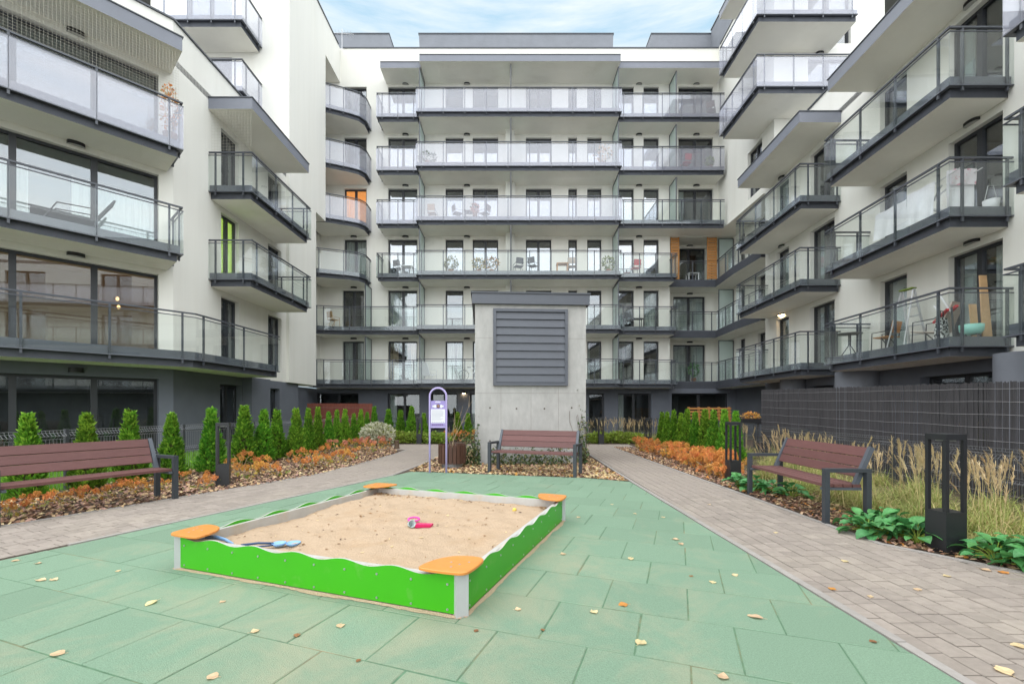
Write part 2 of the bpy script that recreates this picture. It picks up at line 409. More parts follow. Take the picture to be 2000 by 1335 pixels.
# ------------------------------------------------------------------ helpers: meshes
class MB:
    def __init__(self):
        self.v, self.f, self.m = [], [], []

    def quad(self, a, b, c, d, m=0):
        i = len(self.v)
        self.v += [tuple(a), tuple(b), tuple(c), tuple(d)]
        self.f.append((i, i + 1, i + 2, i + 3))
        self.m.append(m)

    def poly(self, pts, m=0):
        i = len(self.v)
        self.v += [tuple(p) for p in pts]
        self.f.append(tuple(range(i, i + len(pts))))
        self.m.append(m)

    def hexa(self, p, m=0):
        # p: 8 corners, bottom ring then top ring
        i = len(self.v)
        self.v += [tuple(q) for q in p]
        for q in ((3, 2, 1, 0), (4, 5, 6, 7), (0, 1, 5, 4), (1, 2, 6, 5), (2, 3, 7, 6), (3, 0, 4, 7)):
            self.f.append(tuple(i + k for k in q))
            self.m.append(m)

    def box(self, x0, x1, y0, y1, z0, z1, m=0):
        self.hexa([(x0, y0, z0), (x1, y0, z0), (x1, y1, z0), (x0, y1, z0),
                   (x0, y0, z1), (x1, y0, z1), (x1, y1, z1), (x0, y1, z1)], m)

    def obox(self, o, d, n, u0, u1, w0, w1, z0, z1, m=0):
        # o plan origin, d along, n across (2D), z up
        def q(u, w, z):
            return (o[0] + d[0] * u + n[0] * w, o[1] + d[1] * u + n[1] * w, z)
        self.hexa([q(u0, w0, z0), q(u1, w0, z0), q(u1, w1, z0), q(u0, w1, z0),
                   q(u0, w0, z1), q(u1, w0, z1), q(u1, w1, z1), q(u0, w1, z1)], m)

    def bar(self, a, b, w, h=None, m=0, up=(0, 0, 1)):
        h = w if h is None else h
        a, b = Vector(a), Vector(b)
        t = (b - a).normalized()
        u = Vector(up)
        if abs(t.dot(u)) > 0.98:
            u = Vector((0, 1, 0))
        s = t.cross(u).normalized() * (w / 2)
        u = s.cross(t).normalized() * (h / 2)
        self.hexa([a - s - u, b - s - u, b + s - u, a + s - u, a - s + u, b - s + u, b + s + u, a + s + u], m)

    def tube(self, pts, r, n=8, m=0, cap=True):
        pts = [Vector(p) for p in pts]
        rs = r if isinstance(r, (list, tuple)) else [r] * len(pts)
        base = len(self.v)
        prev = None
        for k, p in enumerate(pts):
            t = (pts[min(k + 1, len(pts) - 1)] - pts[max(k - 1, 0)]).normalized()
            if prev is None:
                a = Vector((0, 0, 1)) if abs(t.z) < 0.9 else Vector((1, 0, 0))
                s = t.cross(a).normalized()
            else:
                s = (prev - t * prev.dot(t)).normalized()
            prev = s
            q = t.cross(s)
            for j in range(n):
                an = 2 * math.pi * j / n
                self.v.append(tuple(p + s * (rs[k] * math.cos(an)) + q * (rs[k] * math.sin(an))))
        for k in range(len(pts) - 1):
            for j in range(n):
                a = base + k * n + j
                b = base + k * n + (j + 1) % n
                self.f.append((a, b, b + n, a + n))
                self.m.append(m)
        if cap:
            self.f.append(tuple(base + j for j in range(n))[::-1])
            self.m.append(m)
            e = base + (len(pts) - 1) * n
            self.f.append(tuple(e + j for j in range(n)))
            self.m.append(m)

    def prism(self, poly, z0, z1, ms=0, mt=0, mb_=0):
        n = len(poly)
        area = sum(poly[i][0] * poly[(i + 1) % n][1] - poly[(i + 1) % n][0] * poly[i][1] for i in range(n))
        if area < 0:
            poly = poly[::-1]
        i = len(self.v)
        self.v += [(p[0], p[1], z0) for p in poly] + [(p[0], p[1], z1) for p in poly]
        self.f.append(tuple(i + k for k in range(n))[::-1])
        self.m.append(mb_)
        self.f.append(tuple(i + n + k for k in range(n)))
        self.m.append(mt)
        for k in range(n):
            a, b = i + k, i + (k + 1) % n
            self.f.append((a, b, b + n, a + n))
            self.m.append(ms)

    def lathe(self, prof, n=20, cx=0, cy=0, m=0):
        i = len(self.v)
        for r, z in prof:
            for j in range(n):
                a = 2 * math.pi * j / n
                self.v.append((cx + r * math.cos(a), cy + r * math.sin(a), z))
        for k in range(len(prof) - 1):
            for j in range(n):
                a = i + k * n + j
                b = i + k * n + (j + 1) % n
                self.f.append((a, b, b + n, a + n))
                self.m.append(m)

    def mesh(self, name, mats, smooth=False):
        me = bpy.data.meshes.new(name)
        me.from_pydata(self.v, [], self.f)
        if not isinstance(mats, (list, tuple)):
            mats = [mats]
        for x in mats:
            me.materials.append(M[x] if isinstance(x, str) else x)
        if len(mats) > 1:
            me.polygons.foreach_set('material_index', self.m)
        if smooth:
            me.polygons.foreach_set('use_smooth', [True] * len(self.f))
        return me


def npmesh(name, verts, faces, mats, midx=None, smooth=False):
    """verts (N,3) and faces (K,4) or (K,3) arrays."""
    me = bpy.data.meshes.new(name)
    n, k, s = len(verts), len(faces), faces.shape[1]
    me.vertices.add(n)
    me.vertices.foreach_set('co', np.asarray(verts, dtype=np.float32).ravel())
    me.loops.add(k * s)
    me.loops.foreach_set('vertex_index', np.asarray(faces, dtype=np.int32).ravel())
    me.polygons.add(k)
    me.polygons.foreach_set('loop_start', np.arange(0, k * s, s, dtype=np.int32))
    me.polygons.foreach_set('loop_total', np.full(k, s, dtype=np.int32))
    for x in mats:
        me.materials.append(M[x])
    if midx is not None:
        me.polygons.foreach_set('material_index', np.asarray(midx, dtype=np.int32))
    if smooth:
        me.polygons.foreach_set('use_smooth', np.ones(k, dtype=bool))
    me.update(calc_edges=True)
    me.validate()
    return me


def link(name, data, parent=None, loc=None, rotz=0.0):
    o = bpy.data.objects.new(name, data)
    COL.objects.link(o)
    if loc is not None:
        o.location = loc
    if rotz:
        o.rotation_euler = (0, 0, rotz)
    if parent is not None:
        o.parent = parent
    return o


def tag(o, label=None, cat=None, group=None, kind=None):
    if label:
        o['label'] = label
    if cat:
        o['category'] = cat
    if group:
        o['group'] = group
    if kind:
        o['kind'] = kind
    return o


def thing(name, label, cat, loc=(0, 0, 0), rotz=0.0, group=None):
    return tag(link(name, None, None, loc, rotz), label, cat, group, 'thing')


def wpart(name, mb, mats, root, label=None, smooth=False):
    """a part whose mesh is given in world coordinates, under a root that stands somewhere else (unrotated)"""
    me = mb.mesh(name, mats, smooth) if isinstance(mb, MB) else mb
    o = link(name, me, root)
    off = Vector(root.location) if root.parent is None else Vector((0, 0, 0))
    o.matrix_parent_inverse = Matrix.Translation(-off)
    if label:
        o['label'] = label
    return o


def part(name, mb, mats, root, smooth=False, loc=None, rotz=0.0):
    """a part whose mesh is in the root's own coordinates"""
    me = mb.mesh(name, mats, smooth) if isinstance(mb, MB) else mb
    return link(name, me, root, loc, rotz)


def kids(o):
    return [c for c in bpy.data.objects if c.parent == o]


def dup(root, children, loc, rotz=0.0, scale=None, label=None, group=None):
    r = root.copy()
    COL.objects.link(r)
    r.location = loc
    r.rotation_euler = (0, 0, rotz)
    if scale is not None:
        r.scale = scale if isinstance(scale, tuple) else (scale, scale, scale)
    if label:
        r['label'] = label
    if group:
        r['group'] = group
    out = []
    for ch in children:
        c = ch.copy()
        COL.objects.link(c)
        c.parent = r
        out.append(c)
    return r, out


def unit(a, b):
    dx, dy = b[0] - a[0], b[1] - a[1]
    L = math.hypot(dx, dy)
    return (dx / L, dy / L), L


def seg_normal(d):
    return (d[1], -d[0])      # outward: to the right of travel


def offset_line(pts, dist, side):
    """offset an open polyline in plan by dist to the given side (+1 = right of travel)"""
    out = []
    n = len(pts)
    ns = []
    for i in range(n - 1):
        d, _ = unit(pts[i], pts[i + 1])
        nn = seg_normal(d)
        ns.append((nn[0] * side, nn[1] * side))
    for i in range(n):
        if i == 0:
            q = ns[0]
            out.append((pts[0][0] + q[0] * dist, pts[0][1] + q[1] * dist))
        elif i == n - 1:
            q = ns[-1]
            out.append((pts[i][0] + q[0] * dist, pts[i][1] + q[1] * dist))
        else:
            a, b = ns[i - 1], ns[i]
            k = 1 + a[0] * b[0] + a[1] * b[1]
            out.append((pts[i][0] + (a[0] + b[0]) / k * dist, pts[i][1] + (a[1] + b[1]) / k * dist))
    return out


# ------------------------------------------------------------------ building pieces
STOREY = 2.915


def FL(k):
    return 2.93 + STOREY * (k - 1)


def wall(mb, p0, p1, z0, z1, openings=(), depth=0.2, m=0):
    """wall face travelling p0->p1 with its outside on the right; openings (u0,u1,za,zb) get reveals"""
    d, L = unit(p0, p1)
    n = seg_normal(d)
    us = sorted({0.0, L, *[max(0, min(L, o[0])) for o in openings], *[max(0, min(L, o[1])) for o in openings]})
    zs = sorted({z0, z1, *[max(z0, min(z1, o[2])) for o in openings], *[max(z0, min(z1, o[3])) for o in openings]})

    def q(u, z, w=0.0):
        return (p0[0] + d[0] * u - n[0] * w, p0[1] + d[1] * u - n[1] * w, z)
    for i in range(len(us) - 1):
        for j in range(len(zs) - 1):
            um, zm = (us[i] + us[i + 1]) / 2, (zs[j] + zs[j + 1]) / 2
            if any(o[0] < um < o[1] and o[2] < zm < o[3] for o in openings):
                continue
            if us[i + 1] - us[i] < 1e-4 or zs[j + 1] - zs[j] < 1e-4:
                continue
            mb.quad(q(us[i], zs[j]), q(us[i + 1], zs[j]), q(us[i + 1], zs[j + 1]), q(us[i], zs[j + 1]), m)
    for (a, b, za, zb) in openings:
        za, zb = max(z0, za), min(z1, zb)
        if zb <= za:
            continue
        mb.quad(q(a, za), q(a, za, depth), q(a, zb, depth), q(a, zb), m)
        mb.quad(q(b, za), q(b, za, depth), q(b, zb, depth), q(b, zb), m)
        mb.quad(q(a, zb), q(b, zb), q(b, zb, depth), q(a, zb, depth), m)
        mb.quad(q(a, za), q(b, za), q(b, za, depth), q(a, za, depth), m)


def window(bld, p0, p1, u0, u1, z0, z1, panes=1, kind='dark', depth=0.2, blind=False, glass='pane', split=None):
    """framed glazing in an opening of the wall p0->p1; a window is a part, its panes and curtain sub-parts"""
    d, L = unit(p0, p1)
    n = seg_normal(d)
    inn = (-n[0], -n[1])
    fw = 0.075
    mb = MB()
    a, b = depth - 0.055, depth + 0.02
    mb.obox(p0, d, inn, u0, u0 + fw, a, b, z0, z1)
    mb.obox(p0, d, inn, u1 - fw, u1, a, b, z0, z1)
    mb.obox(p0, d, inn, u0 + fw, u1 - fw, a, b, z1 - fw, z1)
    mb.obox(p0, d, inn, u0 + fw, u1 - fw, a, b, z0, z0 + fw)
    w = (u1 - u0 - fw) / panes
    edges = [u0 + fw + w * k - fw for k in range(panes + 1)] if split is None else [u0] + list(split) + [u1 - fw]
    for e in edges[1:-1]:
        mb.obox(p0, d, inn, e - 0.03, e + fw + 0.03, a - 0.012, b, z0 + fw, z1 - fw)
    o = wpart('window', mb, 'frame', bld)
    for k in range(len(edges) - 1):
        ua = edges[k] + fw + (0.03 if k > 0 else 0)
        ub = edges[k + 1] - (0.03 if k + 2 < len(edges) else 0)
        pb = MB()
        pb.obox(p0, d, inn, ua, ub, depth - 0.012, depth + 0.006, z0 + fw, z1 - fw)
        wpart('pane', pb, glass, o)
    # the room behind
    rb = MB()
    x0, x1, y0, y1 = u0 - 0.02, u1 + 0.02, depth + 0.03, depth + 1.5

    def q(u, wv, z):
        return (p0[0] + d[0] * u + inn[0] * wv, p0[1] + d[1] * u + inn[1] * wv, z)
    rb.quad(q(x0, y1, z0), q(x1, y1, z0), q(x1, y1, z1 + .05), q(x0, y1, z1 + .05))
    rb.quad(q(x0, y0, z0), q(x0, y1, z0), q(x0, y1, z1 + .05), q(x0, y0, z1 + .05))
    rb.quad(q(x1, y0, z0), q(x1, y1, z0), q(x1, y1, z1 + .05), q(x1, y0, z1 + .05))
    rb.quad(q(x0, y0, z0), q(x1, y0, z0), q(x1, y1, z0), q(x0, y1, z0))
    rb.quad(q(x0, y0, z1 + .05), q(x1, y0, z1 + .05), q(x1, y1, z1 + .05), q(x0, y1, z1 + .05))
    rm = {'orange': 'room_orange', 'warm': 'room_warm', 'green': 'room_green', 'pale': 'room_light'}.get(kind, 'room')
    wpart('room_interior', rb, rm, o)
    if kind in ('curtain', 'sheer', 'beige', 'side'):
        cb = MB()
        W = x1 - x0 - 0.1
        spans = {'curtain': [(0.0, 1.0)], 'sheer': [(0.0, 0.45), (0.62, 1.0)], 'beige': [(0.0, 0.3), (0.75, 1.0)],
                 'side': [(0.0, 0.22)]}[kind]
        for s0, s1 in spans:
            nn = max(8, int((s1 - s0) * W / 0.045))
            last = None
            for k in range(nn + 1):
                u = x0 + 0.05 + W * (s0 + (s1 - s0) * k / nn)
                wv = depth + 0.17 + 0.035 * math.sin(k * 1.55) + 0.012 * math.sin(k * 0.7 + u)
                if last is not None:
                    cb.quad(q(last[0], last[1], z0 + .03), q(u, wv, z0 + .03), q(u, wv, z1), q(last[0], last[1], z1))
                last = (u, wv)
        wpart('curtain', cb, 'curtain_warm' if kind == 'beige' else 'curtain', o, smooth=True)
    if blind:
        bb = MB()
        h = (z1 - z0) * blind
        bb.obox(p0, d, inn, u0 + fw, u1 - fw, depth + 0.035, depth + 0.045, z1 - fw - h, z1 - fw)
        wpart('roller_blind', bb, 'blind', o)
    return o


def wall_lamp(bld, p0, d, u, z, lit=False, w=0.34):
    n = seg_normal(d)
    mb = MB()
    k = 8
    top, bot = [], []
    for i in range(k + 1):
        a = math.pi * i / k
        uu, ww = -w / 2 * math.cos(a), 0.14 * math.sin(a) ** 0.6
        c = (p0[0] + d[0] * (u + uu) + n[0] * (ww + .002), p0[1] + d[1] * (u + uu) + n[1] * (ww + .002))
        top.append((c[0], c[1], z + 0.13))
        bot.append((c[0], c[1], z))
    for i in range(k):
        mb.quad(bot[i], bot[i + 1], top[i + 1], top[i])
    mb.poly(top)
    o = wpart('wall_lamp', mb, 'black', bld)
    lb = MB()
    lb.poly([((v[0]), v[1], z + (0.004 if not lit else -0.004)) for v in bot])
    lb.obox(p0, d, n, u - w * 0.33, u + w * 0.33, 0.01, 0.105, z - 0.012 if lit else z + 0.006, z + 0.02)
    wpart('lamp_diffuser', lb, 'bulb' if lit else 'opal', o)
    return o


def balcony(bld, outer, inner, z, glass='glass', spacing=1.18, ends=(0.22, 0.22), noglass=()):
    """outer: plan polyline of the railing; inner: points along the wall closing the plan. slab = part, the rest sub-parts"""
    poly = list(outer) + list(inner)
    cx = sum(p[0] for p in poly) / len(poly)
    cy = sum(p[1] for p in poly) / len(poly)
    k = max(range(len(outer) - 1), key=lambda i: unit(outer[i], outer[i + 1])[1])
    d, _ = unit(outer[k], outer[k + 1])
    n = seg_normal(d)
    mid = ((outer[k][0] + outer[k + 1][0]) / 2, (outer[k][1] + outer[k + 1][1]) / 2)
    side = 1 if (cx - mid[0]) * n[0] + (cy - mid[1]) * n[1] > 0 else -1
    ins = offset_line(outer, 0.13, side)
    mb = MB()
    mb.prism(ins + list(inner), z - 0.42, z - 0.02, 0, 1, 2)
    slab = wpart('balcony', mb, ['slab_edge', 'floor', 'soffit'], bld)
    o1, o2 = offset_line(outer, 0.065, side), offset_line(outer, 0.09, side)
    fb = MB()
    for i in range(len(outer) - 1):
        fb.prism([o1[i], o1[i + 1], o2[i + 1], o2[i]], z - 0.20, z + 0.015)
        fb.prism([outer[i], outer[i + 1], o2[i + 1], o2[i]], z - 0.225, z - 0.20)
    wpart('fascia', fb, 'fascia', slab)
    hb, lb = MB(), MB()
    h1, h2 = offset_line(outer, 0.012, side), offset_line(outer, 0.062, side)
    l1, l2 = offset_line(outer, 0.0, side), offset_line(outer, 0.026, side)
    for i in range(len(outer) - 1):
        hb.prism([h1[i], h1[i + 1], h2[i + 1], h2[i]], z + 1.07, z + 1.11)
        lb.prism([l1[i], l1[i + 1], l2[i + 1], l2[i]], z + 0.975, z + 0.997)
    wpart('handrail', hb, 'anthracite', slab)
    wpart('lower_rail', lb, 'anthracite', slab)
    for i in range(len(outer) - 1):
        a, b = outer[i], outer[i + 1]
        d, L = unit(a, b)
        nn = seg_normal(d)
        w = (nn[0] * side, nn[1] * side)
        if L > 0.75:
            e0 = ends[0] if i == 0 else 0.32
            e1 = ends[1] if i == len(outer) - 2 else 0.32
            m = max(1, round((L - e0 - e1) / spacing))
            us = [e0 + (L - e0 - e1) * k / m for k in range(m + 1)]
        else:
            us = []
        for u in us:
            pb = MB()
            pb.obox(a, d, w, u - 0.024, u + 0.024, 0.016, 0.058, z - 0.33, z + 1.07)
            wpart('post', pb, 'anthracite', slab)
        br = [0.0] + us + [L]
        for j in range(len(br) - 1):
            ga, gb = br[j] + 0.006, br[j + 1] - 0.006
            if gb - ga < 0.05:
                continue
            pb = MB()
            pb.obox(a, d, w, ga, gb, 0.001, 0.013, z - 0.195, z + 0.975)
            wpart('glass_panel', pb, glass, slab)
    return slab


def canopy(bld, outer, inner, z0, z1, drop=0.0):
    mb = MB()
    poly = list(outer) + list(inner)
    mb.prism(poly, z0, z1, 0, 0, 1)
    o = wpart('canopy', mb, ['canopy', 'soffit'], bld)
    eb = MB()
    # a thin drip edge along the top of the front
    cx = sum(p[0] for p in poly) / len(poly)
    cy = sum(p[1] for p in poly) / len(poly)
    k = max(range(len(outer) - 1), key=lambda i: unit(outer[i], outer[i + 1])[1])
    d, _ = unit(outer[k], outer[k + 1])
    n = seg_normal(d)
    mid = ((outer[k][0] + outer[k + 1][0]) / 2, (outer[k][1] + outer[k + 1][1]) / 2)
    side = 1 if (cx - mid[0]) * n[0] + (cy - mid[1]) * n[1] > 0 else -1
    out = offset_line(outer, -0.025, side)
    i2 = offset_line(outer, 0.08, side)
    for i in range(len(outer) - 1):
        eb.prism([out[i], out[i + 1], i2[i + 1], i2[i]], z1 + 0.001, z1 + 0.03)
    wpart('drip_edge', eb, 'anthracite', o)
    return o


def screen(bld, a, b, z0, z1):
    d, L = unit(a, b)
    n = seg_normal(d)
    mb = MB()
    t = 0.025
    mb.obox(a, d, n, 0, 0.04, -t, t, z0, z1)
    mb.obox(a, d, n, L - 0.04, L, -t, t, z0, z1)
    mb.obox(a, d, n, 0.04, L - 0.04, -t, t, z1 - 0.04, z1)
    mb.obox(a, d, n, 0.04, L - 0.04, -t, t, z0, z0 + 0.04)
    o = wpart('privacy_screen', mb, 'anthracite', bld)
    gb = MB()
    gb.obox(a, d, n, 0.04, L - 0.04, -0.006, 0.006, z0 + 0.04, z1 - 0.04)
    wpart('frosted_panel', gb, 'glass_frost', o)


def cap(mb, pts, z, w=0.34, side=-1, h=0.05, over=0.05):
    a = offset_line(pts, -over, side)
    b = offset_line(pts, w, side)
    for i in range(len(pts) - 1):
        mb.prism([a[i], a[i + 1], b[i + 1], b[i]], z + 0.001, z + h)


GF = 2.52          # top of the dark ground floor
ZB = 26.1          # the back facade
KX = ZB / F


def bx(px):
    return (px - 1000) * KX


# ================================================================== BACK BUILDING
back = thing('apartment_building', 'long seven storey white apartment block closing the far end of the courtyard', 'apartment building', (0, ZB, 0))
wb, db = MB(), MB()
X0, X1, XR = -11.2, 9.05, 12.75
p0, p1 = (X0, ZB), (X1, ZB)
win_main = [  # (px0, px1, panes, section)
    (758, 815, 2), (870, 905, 1), (923, 973, 2), (1027, 1077, 2), (1110, 1127, 1), (1147, 1175, 1),
    (1206, 1238, 1), (1257, 1287, 1)]
kinds_low = {1: ['beige', 'sheer', 'curtain', 'dark', 'dark', 'side', 'dark', 'dark'],
             2: ['curtain', 'dark', 'sheer', 'curtain', 'dark', 'side', 'dark', 'curtain']}
ops = []
for k in range(1, 7):
    for i, (a, b, np_) in enumerate(win_main):
        ops.append((bx(a) - X0, bx(b) - X0, FL(k), FL(k) + 2.3))
    a, b = (669, 711) if k <= 2 else (672, 716)
    ops.append((bx(a) - X0, bx(b) - X0, FL(k), FL(k) + 2.3))
wall(wb, p0, p1, GF, 22.0, ops)
# upper right of the facade, levels 4 to 6
q0, q1 = (X1, ZB), (11.95, ZB)
ops2 = [(bx(1325) - X1, bx(1393) - X1, FL(k), FL(k) + 2.3) for k in (4, 5, 6)]
wall(wb, q0, q1, FL(4) - 0.45, 22.0, ops2)
# recess of levels 1 to 3 at the right
ZR = 27.5
r0, r1 = (X1 - 0.2, ZR), (XR + 0.1, ZR)
ops3 = [((1315 - 1000) * ZR / F - r0[0], (1378 - 1000) * ZR / F - r0[0], FL(k), FL(k) + 2.3) for k in (1, 2, 3)]
wall(wb, r0, r1, GF, FL(4) - 0.45, ops3)
wall(wb, (X1, ZR), (X1, ZB), GF, FL(4) - 0.45)
wall(wb, (XR, ZR), (XR, 20.9), GF, FL(4) - 0.45,
     [(ZR - 25.6, ZR - 24.9, FL(k), FL(k) + 2.3) for k in (1, 2, 3)] + [(ZR - 23.6, ZR - 22.9, FL(k), FL(k) + 2.3) for k in (1, 2, 3)])
wb.quad((X1, ZB, FL(4) - .45), (XR, ZB, FL(4) - .45), (XR, ZR, FL(4) - .45), (X1, ZR, FL(4) - .45), 1)
wb.quad((11.55, 20.9, FL(4) - .45), (XR, 20.9, FL(4) - .45), (XR, ZB, FL(4) - .45), (11.55, ZB, FL(4) - .45), 1)
wpart('wall', wb, ['stucco', 'soffit'], back)
# ground floor, dark grey
gops = [(617, 700), (757, 820), (842, 893), (918, 960), (1010, 1060), (1150, 1180), (1207, 1272), (1312, 1424)]
gop = [(bx(a) - X0, bx(b) - X0, 0.0, 2.25) for a, b in gops]
wall(db, (X0, ZB), (XR + .1, ZB), -0.06, GF, gop, depth=0.3)
wpart('ground_floor_wall', db, 'dark_stucco', back)
for i, (a, b) in enumerate(gops):
    window(back, (X0, ZB), (XR, ZB), bx(a) - X0, bx(b) - X0, 0.0, 2.25, 2 if b - a > 40 else 1,
           ['dark', 'side', 'dark', 'curtain', 'dark', 'dark', 'side', 'dark'][i], depth=0.3, glass='pane_dark')
for k in range(1, 7):
    for i, (a, b, np_) in enumerate(win_main):
        kd = kinds_low[k][i] if k in kinds_low else 'pale' if (k + i) % 3 == 0 else 'dark'
        if k == 3 and i in (0, 4):
            kd = 'side'
        window(back, p0, p1, bx(a) - X0, bx(b) - X0, FL(k), FL(k) + 2.3, np_, kd,
               blind=(0.0 if k <= 2 else [0.12, 0.2, 0.16, 0.22, 0.14, 0.2, 0.1, 0.16][(i + k) % 8]),
               glass='pane' if k <= 2 else 'pane_sky')
    a, b = (669, 711) if k <= 2 else (672, 716)
    window(back, p0, p1, bx(a) - X0, bx(b) - X0, FL(k), FL(k) + 2.3, 2,
           {4: 'orange', 1: 'sheer', 3: 'curtain'}.get(k, 'dark'), glass='pane')
for j, k in enumerate((4, 5, 6)):
    window(back, q0, q1, ops2[j][0], ops2[j][1], FL(k), FL(k) + 2.3, 2, 'side' if k == 4 else 'dark')
for j, k in enumerate((1, 2, 3)):
    window(back, r0, r1, ops3[j][0], ops3[j][1], FL(k), FL(k) + 2.3, 2, ['sheer', 'curtain', 'dark'][j])
    window(back, (XR, ZR), (XR, 20.9), ZR - 25.6, ZR - 24.9, FL(k), FL(k) + 2.3, 1, 'dark')
    window(back, (XR, ZR), (XR, 20.9), ZR - 23.6, ZR - 22.9, FL(k), FL(k) + 2.3, 1, 'side')
# lamps over the doors
for k in range(1, 7):
    for px in (792, 912, 1248):
        wall_lamp(back, p0, (1, 0), bx(px) - X0, FL(k) + 2.40)
    if k >= 4:
        wall_lamp(back, p0, (1, 0), bx(1360) - X0, FL(k) + 2.40)
    else:
        wall_lamp(back, r0, (1, 0), (1347 - 1000) * ZR / F - r0[0], FL(k) + 2.40)
    if k <= 3:
        wall_lamp(back, p0, (1, 0), bx(691) - X0, FL(k) + 2.40)
wall_lamp(back, p0, (1, 0), bx(906) - X0, 2.24, lit=True, w=0.22)
# balconies
ZC, ZS = 24.4, 24.85
xc0, xc1 = -5.17, 5.90
for k in range(1, 7):
    z = FL(k)
    gl = 'glass_hazy' if k >= 4 else 'glass'
    balcony(back, [(xc0, ZS - .03), (xc0, ZC), (xc1, ZC), (xc1, ZS - .03)], [(xc1 - .1, ZB), (xc0 + .1, ZB)], z, gl, ends=(0.2, 0.2))
    if k >= 3:
        balcony(back, [(-7.42, ZB), (-7.42, ZS), (xc0 + 0.02, ZS)], [(xc0 + 0.02, ZB)], z, gl if k > 3 else 'glass', spacing=1.15)
    else:
        balcony(back, [(-10.75, ZS - 0.35), (-9.9, ZS - 0.1), (-9.2, ZS), (xc0 + .02, ZS)], [(xc0 + .02, ZB), (-10.75, ZB)], z, 'glass')
    if k >= 4:
        balcony(back, [(xc1 - 0.02, ZS), (11.62, ZS)], [(11.62, ZB), (xc1 - 0.02, ZB)], z, gl if k > 4 else 'glass', spacing=1.17)
    else:
        balcony(back, [(xc1 - 0.02, ZS), (9.05, ZS), (9.05, 26.0)], [(9.05, ZB), (xc1 - 0.02, ZB)], z, 'glass' , spacing=1.05)
        balcony(back, [(9.08, 26.25), (11.82, 26.25), (11.62, 23.6), (11.62, 21.0)], [(XR, 21.0), (XR, ZR), (9.08, ZR)], z, 'glass', spacing=1.0)
    if k >= 3:
        xa = -9.86 if k >= 4 else -10.4
        ya = 24.05 if k >= 4 else 23.95
        balcony(back, [(xa, ya), (-8.75, 24.55), (-8.3, 24.82), (-8.06, 25.25), (-8.06, ZB)], [(-10.9, ZB), (-10.9, ya)], z, gl, spacing=0.95)
for k in range(1, 7):
    z = FL(k)
    screen(back, (-5.02, ZB - .02), (-5.02, ZS - .15), z + 0.02, z + 2.40)
    screen(back, (5.78, ZB - .02), (5.78, ZS - .15), z + 0.02, z + 2.40)
    if k >= 4:
        screen(back, (9.03, ZB - .02), (9.03, ZS + .15), z + 0.02, z + 2.40)
    else:
        screen(back, (11.84, ZB), (12.7, ZB), z + 0.02, z + 2.36)
    if k <= 2:
        screen(back, (-8.06, ZB - .02), (-8.06, ZS + .15), z + 0.02, z + 2.40)
    # the pier between the two middle flats
    if k <= 5:
        mb = MB()
        mb.box(-0.36, -0.10, 25.62, ZB - .003, z - 0.02, z + STOREY - 0.42)
        mb.box(-0.02, 0.16, 25.72, ZB - .003, z - 0.02, z + STOREY - 0.42)
        wpart('pier', mb, 'stucco', back)
    screen(back, (-0.06, 25.6), (-0.06, ZC + .15), z + 0.02, z + 2.45)
# top canopies, parapet and roof structures
canopy(back, [(-4.97, ZC), (5.83, ZC)], [(5.83, ZB), (-4.97, ZB)], 19.98, 20.32)
canopy(back, [(-7.2, ZS), (-4.99, ZS)], [(-4.99, ZB), (-7.2, ZB)], 19.95, 20.27)
canopy(back, [(5.85, ZS), (11.7, ZS)], [(11.7, ZB), (5.85, ZB)], 19.95, 20.27)
mb = MB()
cap(mb, [(-9.7, ZB), (11.9, ZB)], 22.0)
wpart('parapet_cap', mb, 'anthracite', back)
mb = MB()
mb.box(-24, 24, ZB + .3, 38, 21.7, 21.9)
wpart('roof', mb, 'roof', back)


def penthouse(pts_bottom, pts_top, zb, zt, y0, y1):
    mb = MB()
    (a0, a1), (b0, b1) = pts_bottom, pts_top
    mb.hexa([(a0, y0, zb), (a1, y0, zb), (a1, y1, zb), (a0, y1, zb), (b0, y0, zt), (b1, y0, zt), (b1, y1, zt), (b0, y1, zt)])
    o = wpart('roof_superstructure', mb, 'pent', back)
    cb = MB()
    cb.box(min(b0, a0) - .03 if b0 <= a0 else b0 - .03, b1 + .03, y0 - .04, y1, zt + .002, zt + .06)
    wpart('cap_strip', cb, 'anthracite', o)
    sb = MB()
    sb.box(a0, a1, y0 - .02, y0 - .002, zb + .1, zb + .25)
    wpart('base_strip', sb, 'frame', o)


ZP = 28.0
kp = ZP / F
zt = EYE + 733 * kp
penthouse(((822 - 1000) * kp, (1196 - 1000) * kp), ((818 - 1000) * kp, (1198 - 1000) * kp), 21.9, zt, ZP, ZP + 6)
penthouse(((600 - 1000) * kp, (772 - 1000) * kp), ((600 - 1000) * kp, (760 - 1000) * kp), 21.9, zt, ZP, ZP + 6)
penthouse(((1262 - 1000) * kp, (1450 - 1000) * kp), ((1272 - 1000) * kp, (1450 - 1000) * kp), 21.9, zt, ZP, ZP + 6)
# orange slatted shutters on level 3 at the right
for xa, xb in ((9.12, 9.62), (11.22, 11.78)):
    mb = MB()
    z = FL(3)
    mb.box(xa, xa + .05, 26.16, 26.2, z + .04, z + 2.46)
    mb.box(xb - .05, xb, 26.16, 26.2, z + .04, z + 2.46)
    o = wpart('shutter', mb, 'wood_orange', back)
    for j in range(16):
        sb = MB()
        zz = z + 0.06 + j * 0.149
        sb.box(xa + .05, xb - .05, 26.15, 26.19, zz, zz + 0.12)
        wpart('slat', sb, 'wood_orange', o)

# ================================================================== LEFT WING
left = thing('apartment_building', 'white apartment wing along the left side with deep zigzag balconies', 'apartment building', (-10.1, 13.57, 0))
LD = (0.669, 0.743)
LC = (-10.1, 13.57)
Lfar = (-10.0, 20.15)


def lp(t):
    return (LC[0] + LD[0] * t, LC[1] + LD[1] * t)


